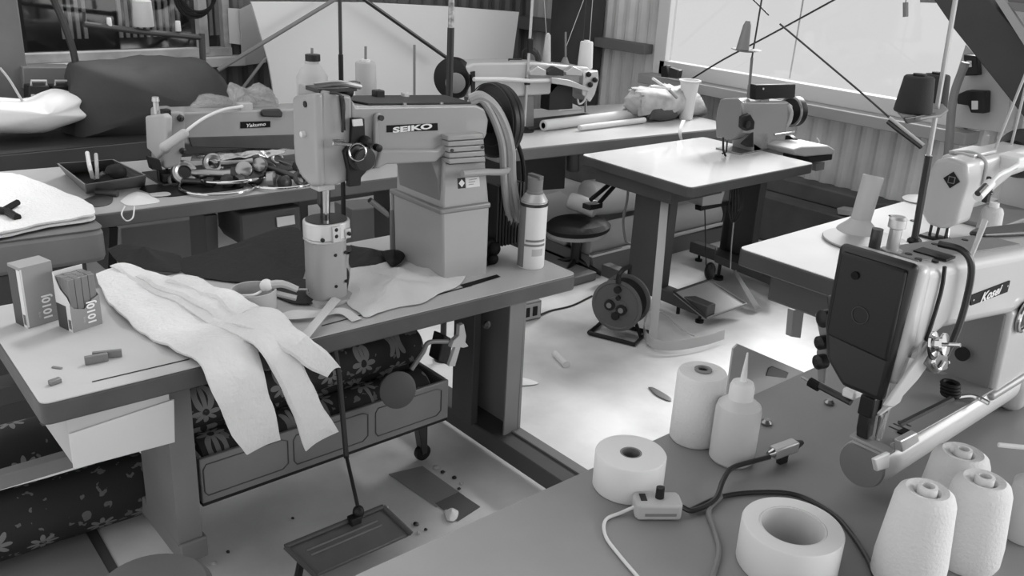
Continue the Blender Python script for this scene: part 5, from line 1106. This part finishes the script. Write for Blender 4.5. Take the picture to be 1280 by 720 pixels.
# ---------------------------------------------------------------- right table
dk = thing('spool_holder', 'grey disc with a leaning pale tube on the white right table', 'spool holder', (az(1082, 303, T).x, az(1082, 303, T).y, T)); c = ORG[dk.name]
MB().lathe([(0, .004), (.165, .004), (.168, .008), (.165, .012), (0, .012)], c, n=56).build('disc', mat('disc_grey', 150, .5), dk)
MB().lathe([(0, 0), (.03, 0), (.03, .005), (0, .005)], c).build('disc_foot', M['dark'], dk)
cb_ = az(1072, 288, T+.012); ctp = ay(1092, 220, cb_.y+.0)
ax2 = (ctp-cb_).normalized()
MB().lathe([(0, .0), (.085, .0), (.082, .006), (.045, .04), (.04, .05), (.0, .05)], cb_+V((0, 0, .0)), (ax2+UP*2).normalized(), n=40).build('cone_base', mat('tube_grey', 178, .5), dk)
L_ = (ctp-cb_).length; MB().lathe([(.040, .03), (.042, L_), (.035, L_), (.034, .03), (.040, .03)], cb_, ax2, n=40, closed=False).build('tube', mat('tube_grey', 178, .5), dk)
ps = thing('thread_stand', 'tall dark thread stand pole with a tray on the white right table', 'thread stand', az(1142, 306, T)); c = ORG[ps.name]
ptop = ay(1196, -10, c.y)
def onp(t): return c*(1-t)+ptop*t
MB().tube([onp(0), onp(.38)], .014, 10).build('lower_pole', M['dark'], ps); MB().tube([onp(.38), onp(1)], .009, 10).build('upper_pole', M['alu'], ps)
MB().lathe([(.028, .001), (.028, .02), (.018, .03)], c).build('base', M['blk'], ps)
tz = ay(1140, 141, c.y+.02)
tzz = ay(1140.5, 140, c.y).z; mb = MB(); PZ(mb, [(1120, 140), (1128, 149), (1150, 151), (1176, 147), (1185, 140), (1176, 131), (1150, 129), (1130, 132)], tzz-.012, tzz-.001); mb.build('tray', M['mid'], ps, bevel=.004)
mb = MB(); PY(mb, [(1131, 148), (1170, 141), (1171, 147), (1135, 155)], c.y-.06, c.y-.05); mb.build('tray_arm', M['dark'], ps, bevel=.003)
g_ = 'dark thread cones on the right thread stand'
cone(1140.5, 96, 140, c.y-.0, .066, .052, 'front dark thread cone on the tray of the right stand', M['dthread'], group=g_, cm=M['blk'])
cone(1163, 94, 135.5, c.y+.1, .060, .048, 'rear dark thread cone on the tray of the right stand', M['dthread'], group=g_, cm=M['blk'])
o = MB().tube([ax(1207, 78, 5.05), ax(1192, 120, 5.05), ax(1187, 170, 5.05), ax(1184, 200, 5.05)], .022, 10, 5).build('wall_conduit', M['mid']); tag(o, 'bent grey conduit on the wall right of the window', 'conduit')
pn = thing('switch_panel', 'pale switch panel with two black switch boxes under the stair beam', 'panel', ax(1220, 160, 5.28))
mb = MB(); PX(mb, [(1207, 55), (1262, 120), (1255, 166), (1188, 158), (1196, 90)], 5.25, 5.27); mb.build('panel_board', M['lite'], pn, bevel=.003)
mb = MB(); PX(mb, [(1204, 68), (1221, 70), (1223, 94), (1205, 95)], 5.20, 5.25); mb.build('switch_box', M['blk'], pn, bevel=.006)
mb = MB(); PX(mb, [(1196, 118), (1208, 113), (1231, 114), (1230, 142), (1213, 141), (1210, 132), (1196, 130)], 5.17, 5.25); mb.build('switch_box', M['blk'], pn, bevel=.006)
mb = MB(); PX(mb, [(1214, 126), (1222, 126), (1222, 137), (1214, 137)], 5.16, 5.17); mb.build('switch_lever', M['paper'], pn, bevel=.003)
mb = MB(); PX(mb, [(1208, 76), (1214, 76), (1214, 84), (1208, 84)], 5.19, 5.20); mb.build('switch_lever', M['paper'], pn, bevel=.002)
for a, b, nn_ in (((1240, 196), (1282, 92), 'left'), ((1262, 190), (1284, 100), 'right')):
    o = MB().tube([ay(a[0], a[1], 1.55), ay(b[0], b[1], 1.55), ay(b[0]+20, b[1]-60, 1.55)], .006, 8).build('rope', M['lite']); tag(o, f'{nn_} one of the two pale cords rising from the right machine', 'cord')
o = MB().lathe([(0, 0), (.07, 0), (.075, .006), (.03, .02), (0, .022)], az(1150, 250, T+.001), n=28, sx=1.3).build('saucer', M['lite']); tag(o, 'small pale dish at the back edge of the white right table', 'dish')
for p, lb in (((1114, 270), 'left'), ((1141, 276), 'right')):
    o = MB().lathe([(0, 0), (.012, 0), (.01, .004), (0, .005)], az(p[0], p[1], T+.0005)).build('metal_button', M['dark']); tag(o, f'{lb} one of two small dark buttons on the far part of the white table', 'button', 'dark buttons on the white table')
# wires across the window
o = MB().tube([ax(864, 99, 5.2), ax(905, 74, 5.2), ax(960, 45, 5.2), ax(1046, -2, 5.2)], .006, 8, 4).build('twisted_wire', M['rodd']); tag(o, 'long twisted dark wire slanting up across the bright window', 'wire')
tw = thing('tie_rod', 'thin rod with turnbuckle slanting down right across the bright window', 'rod', ax(1150, 180, 4.9))
MB().tube([ax(975, 30, 4.9), ax(1070, 110, 4.9), ax(1112, 147, 4.9)], .006, 8).build('rod', M['rodd'], tw)
MB().tube([ax(1112, 147, 4.9), ax(1155, 182, 4.9)], .010, 8).build('turnbuckle_bar', M['lite'], tw)
MB().tube([ax(1110, 152, 4.9), ax(1120, 160, 4.9), ax(1152, 184, 4.9)], .014, 8).build('turnbuckle', M['dark'], tw)
o = MB().tube([ax(1040-100, -2, 5.2), ax(961, 19, 5.2)], .005, 6).build('wire_piece', M['rodd']); tag(o, 'short dark wire at the top centre of the bright window', 'wire')
for a, b in (((1005, -5), (987, 98)),):
    o = MB().tube([ax(a[0], a[1], 5.8), ax(b[0], b[1], 5.8)], .006, 8).build('outside_pole', M['lite']); tag(o, 'faint thin pole outside the bright window', 'pole')
o = MB().tube([ax(1132, 3, 5.3), V((5.3, ax(1132, 3, 5.3).y, 2.52))], .003, 6).tube([ax(1132, 3, 5.3), ax(1132, 21, 5.3)], .016, 8).build('window_pull', M['mid']); tag(o, 'small grey pull hanging at the top of the bright window', 'pull')
# thread stand of the middle machine
ms = thing('thread_stand', 'thin pole with a cone guide disc above the compact machine', 'thread stand', ay(934, 128, 3.14))
p0, p1 = ay(935, 128, 3.14), ay(943, 54, 3.14)
MB().tube([p0, p1*.3+p0*.7], .012, 10).build('lower_pole', M['leg'], ms); MB().tube([p0, ay(940, 72, 3.14)], .008, 10).build('middle_pole', M['mid'], ms); MB().tube([ay(940, 72, 3.14), p1, ay(953, -6, 3.14)], .005, 10).build('upper_pole', M['dark'], ms)
c = ay(933, 63, 3.14); MB().lathe([(0, 0), (.04, .004), (.085, .016), (.08, .02), (0, .02)], c-V((0, 0, .012)), (-.08, 0, 1)).build('guide_disc', M['mid'], ms)
MB().lathe([(.036, 0), (.022, .13), (.012, .155), (0, .157)], ay(928, 62, 3.12), (.10, 0, 1)).build('guide_cone', M['mid'], ms)
MB().box(p0.x-.03, p0.x+.03, 3.08, 3.16, .99, p0.z).build('pole_mount', M['mid'], ms)
# ---------------------------------------------------------------- on the back right table
pr_ = thing('paper_roll', 'pale paper roll with open end lying on the back right table', 'roll', az(740, 150, T))
a, b = az(679, 157, T+.033), az(806, 141, T+.033)
dd = (b-a); L_ = dd.length
MB().lathe([(.018, 0), (.031, 0), (.033, .004), (.032, L_), (.018, L_), (.018, 0)], a, dd, n=28, closed=False).build('paper', M['paper'], pr_)
MB().lathe([(.0, .05), (.0175, .05), (.0175, .001)], a, dd, n=20, closed=False).build('roll_core', M['blk'], pr_)
a, b = az(724, 160, T+.02), az(806, 150, T+.02); o = fabric_roll(a, b, .018, 'thin pale roll lying in front of the open-ended one', M['paper'])
MB().ball(a, .018).build('end_plug', M['blk'], None) if 0 else None
bk = thing('paper_cone', 'white flared paper cup shape standing on the back right table', 'cup', az(857, 149, T)); c = ORG[bk.name]
hb = ay(853, 101, c.y).z-T
MB().lathe([(.042, 0), (.044, .0), (.052, hb*.6), (.062, hb*.94), (.072, hb*.97), (.072, hb), (.060, hb), (.046, hb*.6), (.036, .01)], c+V((0, 0, .001)), n=36).build('wall', M['white'], bk)
o = strip([ay(852, 150, 3.50), ay(848, 165, 3.45), ay(851, 178, 3.44)], [ay(857, 150, 3.50), ay(852, 165, 3.45), ay(854, 178, 3.44)], .003).build('paper_ribbon', M['white']); tag(o, 'white ribbon hanging over the edge below the white cup shape', 'ribbon')
fb_ = blob([(812, 148), (808, 128), (818, 116), (840, 113), (865, 112), (885, 118), (894, 130), (895, 146), (850, 149)], 3.8, .14, .06, 16).build('cloth_bundle', mat('cloth_bundle', 175, .7, bump=.3, scale=12, vary=.1, vscale=14)); tag(fb_, 'rumpled pale cloth bundle behind the white cup shape', 'cloth')
o = blob([(816, 150), (820, 138), (830, 126), (838, 122), (846, 132), (850, 147), (834, 152)], az(834, 152, T+.002).y, .03, .0).build('felt_wedge', M['dleg']); tag(o, 'dark grey rounded felt wedge leaning by the white cup shape', 'felt')
sc = thing('scissors', 'pale handled scissors stuck in the cloth bundle', 'scissors', ay(825, 112, 3.78))
for a, b in (((816, 98), (836, 112)), ((813, 108), (838, 110))): MB().tube([ay(a[0], a[1], 3.78), ay(b[0], b[1], 3.78)], .009, 8).build('handle', M['white'], sc)
MB().tube([ay(836, 112, 3.78), ay(846, 122, 3.78)], .01, 8).build('blade', M['steel'], sc)
o = MB().prism([az(700, 139, T+.002), az(729, 137, T+.002), az(722, 132, T+.03), az(712, 128, T+.06)], (0, .02, 0)).build('paper_fold', M['paper']); tag(o, 'folded pale card standing under the head of the back right machine', 'card')
o = blob([(786, 148), (786, 138), (800, 134), (812, 138), (812, 148)], az(800, 148, T+.01).y, .04, .006).build('striped_cloth', mat('striped_cloth', 120, .8, vary=.7, vscale=40)); tag(o, 'striped cloth end at the right end of the paper roll', 'cloth')
sk = thing('wall_socket', 'black wall socket at the lower left corner of the bright window', 'socket', ax(836, 98, 5.15))
mb = MB(); PX(mb, [(826, 83), (833, 82), (834, 97), (826, 96)], 5.15, 5.2); mb.build('socket_body', M['blk'], sk, bevel=.004); mb = MB(); PX(mb, [(836, 84), (848, 88), (846, 98), (836, 97)], 5.14, 5.19); mb.build('plug', M['dark'], sk, bevel=.004)
st6 = thing('thread_stand', 'slim pale pole with round foot left of the long-arm machine on the back right table', 'thread stand', az(655, 164, T)); c = ORG[st6.name]
MB().lathe([(.06, .001), (.06, .008), (.03, .014), (.012, .03)], c).build('base', M['blk'], st6)
tp6 = ay(666, -10, c.y); MB().tube([c+V((0, 0, .01)), tp6], .0085, 10).build('pole', M['alu'], st6)
q = c*(1-.64)+tp6*.64; MB().box(q.x-.018, q.x+.018, q.y-.014, q.y+.004, q.z-.05, q.z+.03).build('clamp', M['blk'], st6, bevel=.003)
q = c*(1-.37)+tp6*.37; MB().box(q.x-.014, q.x+.014, q.y-.014, q.y+.014, q.z-.02, q.z+.02).build('collar', M['dark'], st6, bevel=.003)
cone(683, 43, 77, 4.15, .026, .016, 'slim white thread cone on top of the long-arm back right machine', M['threadg'])
cone(731, 52, 85, 4.1, .048, .04, 'wide pale thread cone above the head of the back right machine', M['thread'])
o = MB().tube([ay(707, 80, 4.12), ay(707, 40, 4.12)], .006, 8).lathe([(.03, 0), (.012, .04)], ay(706, 80, 4.12)).build('spool_pin', M['mid']); tag(o, 'bare spool pin between the two cones of the back right machine', 'spool pin')
for a, b, lb in (((683, 42), (680, -4), 'thread rising from the slim cone at the back right'), ((707, 60), (731, -4), 'thread slanting up from the bare spool pin'), ((737, 52), (741, -4), 'thread rising from the wide cone at the back right')):
    o = MB().tube([ay(a[0], a[1], 4.12), ay(b[0], b[1], 4.12)], .0022, 5).build('thread_line', M['lite']); tag(o, lb, 'thread')
# ---------------------------------------------------------------- back wall
wb = PY(MB(), [(314, 2), (360, 2), (460, 3), (560, 8), (649, 15), (640, 80), (628, 170), (375, 170), (356, 150), (342, 118), (336, 80), (325, 40)], 5.56, 5.575).build('white_board', mat('board_face', 228, .6), bevel=.002); tag(wb, 'large blank white board leaning at the back wall', 'board')
zb_ = ay(375, 170, 5.56).z
o = MB().box(2.8, 4.7, 5.52, 5.8, 0, zb_).build('low_crate', M['dleg'], bevel=.004); tag(o, 'long dark crate under the large white board', 'crate')
o = PY(MB(), [(285, 10), (300, 11), (302, 56), (287, 54)], 5.97, 5.975).build('paper_sheet', M['paper']); tag(o, 'narrow pale card left of the white board', 'card')
o = PY(MB(), [(299, 12), (316, 4), (326, 45), (333, 78), (303, 82), (302, 56)], 5.95, 5.96).build('paper_sheet', M['lite']); tag(o, 'grey card tucked behind the left edge of the white board', 'card')
for a, b, r, lb, g in (((272, 88), (424, -4), .014, 'steel brace rod slanting up from left behind the white cone', 'mid'), ((296, 120), (332, 72), .01, 'short thin brace rod left of the white board', 'mid'), ((452, -3), (558, 72), .014, 'dark brace rod slanting down right before the white board', 'dark')):
    o = MB().tube([ay(a[0], a[1], 5.45), ay(b[0], b[1], 5.45)], r, 8).build('brace_rod', M[g]); tag(o, lb, 'rod')
ws = thing('thread_stand', 'thread stand with a cross bar before the back left window', 'thread stand', (ay(253, 85, 5.3).x, 5.3, T))
MB().tube([ay(253, 84, 5.3)*1.0-V((0, 0, .18)), ay(252, 42, 5.3)], .018, 10).build('pole', M['dleg'], ws); MB().tube([ay(105, 30, 5.3), ay(180, 40, 5.3), ay(254, 47, 5.3)], .016, 10).build('cross_bar', M['dleg'], ws)
MB().tube([ay(105, 30, 5.3), ay(105, 15, 5.3)], .008, 8).build('spool_pin', M['dark'], ws)
cone(180, 0, 33, 5.3, .055, .05, 'large pale thread cone on the cross bar by the back window', M['threadg'], core=False)
cone(137, 22, 33, 5.3, .014, .012, 'tiny white bobbin left on the cross bar by the back window', M['thread'], core=False)
cone(223, 26, 39, 5.3, .016, .014, 'tiny pale bobbin right on the cross bar by the back window', M['thread'], core=False)
mb = MB()
for k in range(3): mb.ring(ay(243+2*k, -4-2*k, 5.7), (.15*k-.1, 1, .1), .125-.008*k, .009, 40, 6)
tag(mb.build('cable_coil', M['blk']), 'coiled black cable hanging in front of the back window', 'cable')
o = MB().tube([ay(66, -4, 5.1), ay(80, 30, 5.1), ay(91, 62, 5.1), ay(97, 90, 5.1), ay(104, 112, 5.1)], .018, 8, 5).build('hanging_hose', M['dark']); tag(o, 'dark hose hanging at the left of the back window', 'hose')
o = MB().tube([ay(0, 85, 5.0), ay(12, 100, 5.0), ay(30, 130, 5.0)], .006, 6, 4).build('string', M['lite']); tag(o, 'thin pale cord at the far left above the white cushion', 'cord')
o = PY(MB(), [(28, 84), (92, 84), (93, 110), (30, 112)], 5.45, 5.6).build('metal_case', M['leg'], bevel=.006); tag(o, 'grey metal case behind the black batteries at the far left', 'case')
for k, x in enumerate((36, 66)):
    t = thing('battery', f'{"left" if k == 0 else "right"} black battery box on the far left of the back table', 'battery', ay(x+12, 128, 5.1))
    PY(MB(), [(x, 108), (x+26, 107), (x+27, 132), (x, 133)], 5.1, 5.2).build('body', M['blk'], t, bevel=.006)
    MB().tube([ay(x+3, 107, 5.12), ay(x+3, 101, 5.12), ay(x+22, 101, 5.12), ay(x+22, 107, 5.12)], .006, 8).build('handle', M['lite'], t)
    PY(MB(), [(x+3, 118), (x+8, 118), (x+8, 130), (x+3, 130)], 5.095, 5.1).build('label_patch', M['lite'], t)
cw = blob([(-40, 135), (0, 131), (45, 133), (70, 124), (88, 119), (104, 122), (114, 127), (112, 138), (123, 148), (110, 156), (85, 165), (60, 172), (20, 173), (-40, 168)], 4.85, .18, .012, 5).build('cushion', mat('white_sheet', 222, .9, bump=.2, scale=15)); tag(cw, 'plump white folded sheet at the far left of the back table', 'cloth')
tpn = blob([(98, 186), (100, 140), (106, 100), (114, 87), (150, 84), (200, 83), (260, 84), (285, 92), (305, 112), (322, 132), (338, 160), (345, 190), (200, 196)], 4.80, .30, .07, 3.2).build('tarp', M['tarp']); tag(tpn, 'dark grey tarp draped over a machine on the back table', 'tarp')
pbm = mat('clear_bag', 205, .22, trans=.55, bump=.9, scale=24, alpha=.55)
o = blob([(297, 138), (296, 118), (299, 107), (312, 112), (325, 112), (336, 108), (346, 120), (357, 137), (330, 140)], 3.9, .06, .03, 22).build('plastic_bag', pbm); tag(o, 'crumpled clear plastic bag on top of the long back left machine', 'bag')
o = blob([(238, 139), (246, 130), (262, 121), (280, 122), (297, 126), (298, 138)], 3.95, .05, .02, 20).build('plastic_bag', pbm); tag(o, 'flatter clear plastic bag left of the crumpled one', 'bag')
# ---------------------------------------------------------------- on the back left table
ty = thing('tray', 'open grey box holding pliers on the back left table', 'tray', az(130, 236, T))
b4 = [az(82, 218, T), az(108, 242, T), az(181, 233, T), az(146, 212, T)]
t4 = [az(71, 204, T+.07), az(106, 231, T+.07), az(183, 219, T+.07), az(142, 199, T+.07)]
MB().prism([p+V((0, 0, .001)) for p in b4], (0, 0, .004)).build('tray_floor', M['dark'], ty)
for i in range(4):
    j = (i+1) % 4; a, b, c_, d_ = b4[i], b4[j], t4[j], t4[i]; cen = sum(b4, V((0, 0, 0)))/4; inn = (cen-(a+b)/2); inn.z = 0; inn = inn.normalized()*.006
    MB().prism([a, b, c_, d_], inn).build('side_wall', M['mid'] if i != 1 else M['leg'], ty)
pl = thing('pliers', 'pliers with pale handles standing in the open grey box', 'pliers', az(118, 222, T+.01))
MB().tube([az(116, 222, T+.02), az(112, 208, T+.07), az(109, 191, T+.10)], .009, 8, 3).build('handle', M['white'], pl); MB().tube([az(122, 223, T+.02), az(121, 208, T+.07), az(120, 193, T+.10)], .008, 8, 3).build('handle', M['lite'], pl)
MB().tube([az(118, 224, T+.012), az(130, 216, T+.04)], .010, 8).build('jaws', M['steel'], pl)
o = blob([(134, 218), (138, 210), (150, 207), (160, 212), (160, 222), (146, 226)], 3.80, .03, .0).build('leather_pouch', M['bleather']); tag(o, 'small black pouch in the right of the open grey box', 'pouch')
ft = thing('folded_towel', 'thick white towel folded on the small table at the left edge', 'towel', az(50, 260, T))
tw_ = [(-60, 225), (5, 224), (40, 232), (80, 248), (112, 262), (118, 270), (114, 278), (60, 287), (0, 300), (-60, 312)]
patch(tw_, T+.003, .014, lambda u, q: .006+.004*gauss_noise(q, 20), 12).build('lower_layer', M['cloth'], ft)
patch([(a, b-5) for a, b in tw_], T+.018, .014, lambda u, q: .006+.008*(1-u)+.006*gauss_noise(q, 18), 12).build('upper_layer', M['cloth'], ft)
bt = thing('hand_tool', 'small black tool lying on the folded white towel', 'tool', az(12, 262, T+.05))
MB().tube([az(-8, 262, T+.06), az(8, 264, T+.055), az(22, 272, T+.05)], .014, 8).build('handle', M['blk'], bt); MB().tube([az(6, 262, T+.055), az(22, 253, T+.06)], .012, 8).build('head', M['blk2'], bt)
o = MB().tube([az(120, 240, T+.014), az(147, 242, T+.014)], .014, 12).build('leather_roll', M['dleg']); tag(o, 'small rolled dark leather piece in front of the open grey box', 'leather')
o = patch([(100, 252), (122, 244), (140, 246), (138, 255), (120, 259), (104, 257)], T+.001, .004, lambda u, q: .006*(1-u)).build('leather_piece', M['dleg']); tag(o, 'flat dark leather scrap below the small rolled piece', 'leather')
o = patch([(66, 246), (92, 245), (95, 248), (70, 250)], T+.001, .003).build('leather_strip', M['leg']); tag(o, 'narrow grey strip lying left of the dark leather scraps', 'strip')
o = patch([(174, 237), (190, 231), (290, 228), (300, 236), (240, 243), (205, 246)], T+.001, .003).build('rubber_mat', M['blk']); tag(o, 'thin black mat under the needle of the long back left machine', 'mat')
o = patch([(186, 242), (208, 240), (213, 244), (192, 246)], T+.0045, .002).build('paper_label', M['lite']); tag(o, 'pale label lying on the thin black mat', 'label')
o = patch([(150, 252), (160, 244), (172, 240), (186, 244), (200, 252), (180, 256), (160, 257)], T+.001, .003, lambda u, q: .012*(1-u)).build('paper_scrap', M['white']); tag(o, 'white thread waste at the front edge of the back left table', 'scrap')
lp_ = [az(156, 258, T+.004), ay(152, 268, 3.49), ay(158, 276, 3.48), ay(166, 272, 3.48), az(168, 258, T+.004)]
o = MB().tube(lp_, .003, 6, 5).build('thread_loop', M['white']); tag(o, 'loop of white thread hanging over the edge of the back left table', 'thread')
# metal fittings pile
g_ = 'shiny machine parts piled on the back left table'
for i, (p, R_, zz, lb) in enumerate((((272, 232), .155, .012, 'left large chrome hoop under the pile of parts'), ((352, 228), .13, .012, 'right large chrome hoop under the pile of parts'), ((290, 222), .13, .03, 'smaller chrome hoop above the left one'))):
    c = az(p[0], p[1], T+zz); o = MB().ring(c, (0, .05*i, 1), R_, .007, 48, 8).build('chrome_hoop', M['chrome']); tag(o, lb, 'hoop', g_)
def fitting(a, b, za_, zb2, r, head, lb, m='steel'):
    A, B = az(a[0], a[1], T+za_), az(b[0], b[1], T+zb2); d = (B-A).normalized()
    t = thing('machine_fitting', lb, 'machine part', (A+B)/2, g_)
    MB().tube([A, A+(B-A)*.3, A+(B-A)*.7, B], [r*.8, r, r*.9, r*1.3], 12).build('shank', M[m], t)
    MB().ring(A-d*head*.8, (d.cross(UP)*.3+UP*.5+V((0, -.8, 0))).normalized(), head, head*.38, 24, 8).build('eye', M[m], t)
    MB().tube([B-d*.01, B+d*.02], r*1.6, 8).build('collar', M['dark'], t)
fitting((240, 216), (292, 218), .05, .045, .02, .04, 'fitting with the largest open eye, front left of the pile', 'steel')
fitting((275, 204), (318, 202), .08, .08, .022, .035, 'fitting with an eye pointing left on top of the pile', 'steel')
fitting((330, 214), (300, 226), .05, .03, .018, .03, 'dark fitting lying across the front of the pile', 'dark')
fitting((370, 222), (330, 208), .03, .06, .016, .028, 'right-hand fitting sloping down towards the post machine', 'dark')
fitting((225, 226), (262, 228), .02, .02, .014, .025, 'small fitting lowest at the left of the pile', 'dark')
fitting((350, 200), (372, 208), .06, .05, .016, .022, 'short fitting at the back right of the pile', 'steel')
for i, (x, y, r_, z_) in enumerate(((305, 212, .035, .07), (318, 220, .04, .04), (340, 224, .035, .03), (285, 226, .03, .03), (262, 210, .03, .05), (356, 228, .03, .02), (325, 206, .03, .09))):
    o = MB().lathe([(r_*.4, -.02), (r_, -.016), (r_, .012), (r_*.6, .02), (0, .021)], az(x, y, T+z_), (random.uniform(-1, 1), -.8, random.uniform(0, 1)), n=20).build('metal_bushing', M['dark'] if i % 2 else M['steel'])
    tag(o, ['bright round bushing in the middle of the parts pile', 'dark round bushing just right of the pile middle', 'bright bushing low at the front right of the pile', 'dark bushing low at the front left of the pile', 'bright bushing high at the back left of the pile', 'dark bushing farthest right and lowest in the pile', 'bright bushing topmost on the parts pile'][i], 'machine part', g_)
o = strip([az(240, 195, T+.10), az(290, 191, T+.12), az(340, 188, T+.12), az(362, 184, T+.12)], [az(238, 203, T+.08), az(290, 199, T+.10), az(335, 195, T+.10), az(355, 191, T+.11)], .004, .02, 25, 7, 6).build('plastic_wrap', mat('glossy_wrap', 170, .12, .6, bump=.8, scale=20)); tag(o, 'strip of glossy wrapping lying over the pile of parts', 'wrapping', )
o = MB().tube([ay(473, 218, 3.7), ay(486, 214, 3.7), ay(500, 216, 3.7)], .02, 8, 3).box(2.28, 2.34, 3.66, 3.72, T+.001, T+.05).build('bobbin_holder', M['blk']); tag(o, 'black bobbin holder seen under the arm of the post machine', 'bobbin holder')
o = MB().box(2.30, 2.38, 3.78, 3.84, T+.001, T+.08).build('small_box', M['white'], bevel=.003); tag(o, 'small white box seen under the arm of the post machine', 'box')
# plants of dry weed and a rag on the curb behind the white table
o = MB().tube([ax(1018, 276, 5.16), ax(1026, 266, 5.16), ax(1034, 272, 5.16)], .004, 6, 4).tube([ax(1034, 272, 5.16), ax(1037, 265, 5.16), ax(1044, 268, 5.16)], .004, 6, 4).build('dry_weed', M['mid']); tag(o, 'wisp of dry weed behind the white right table', 'weed')
o = PX(MB(), [(1046, 260), (1066, 263), (1064, 270), (1047, 268)], 5.12, 5.2).build('wood_block', M['lite'], bevel=.003); tag(o, 'pale block on the concrete ledge behind the white table', 'block')
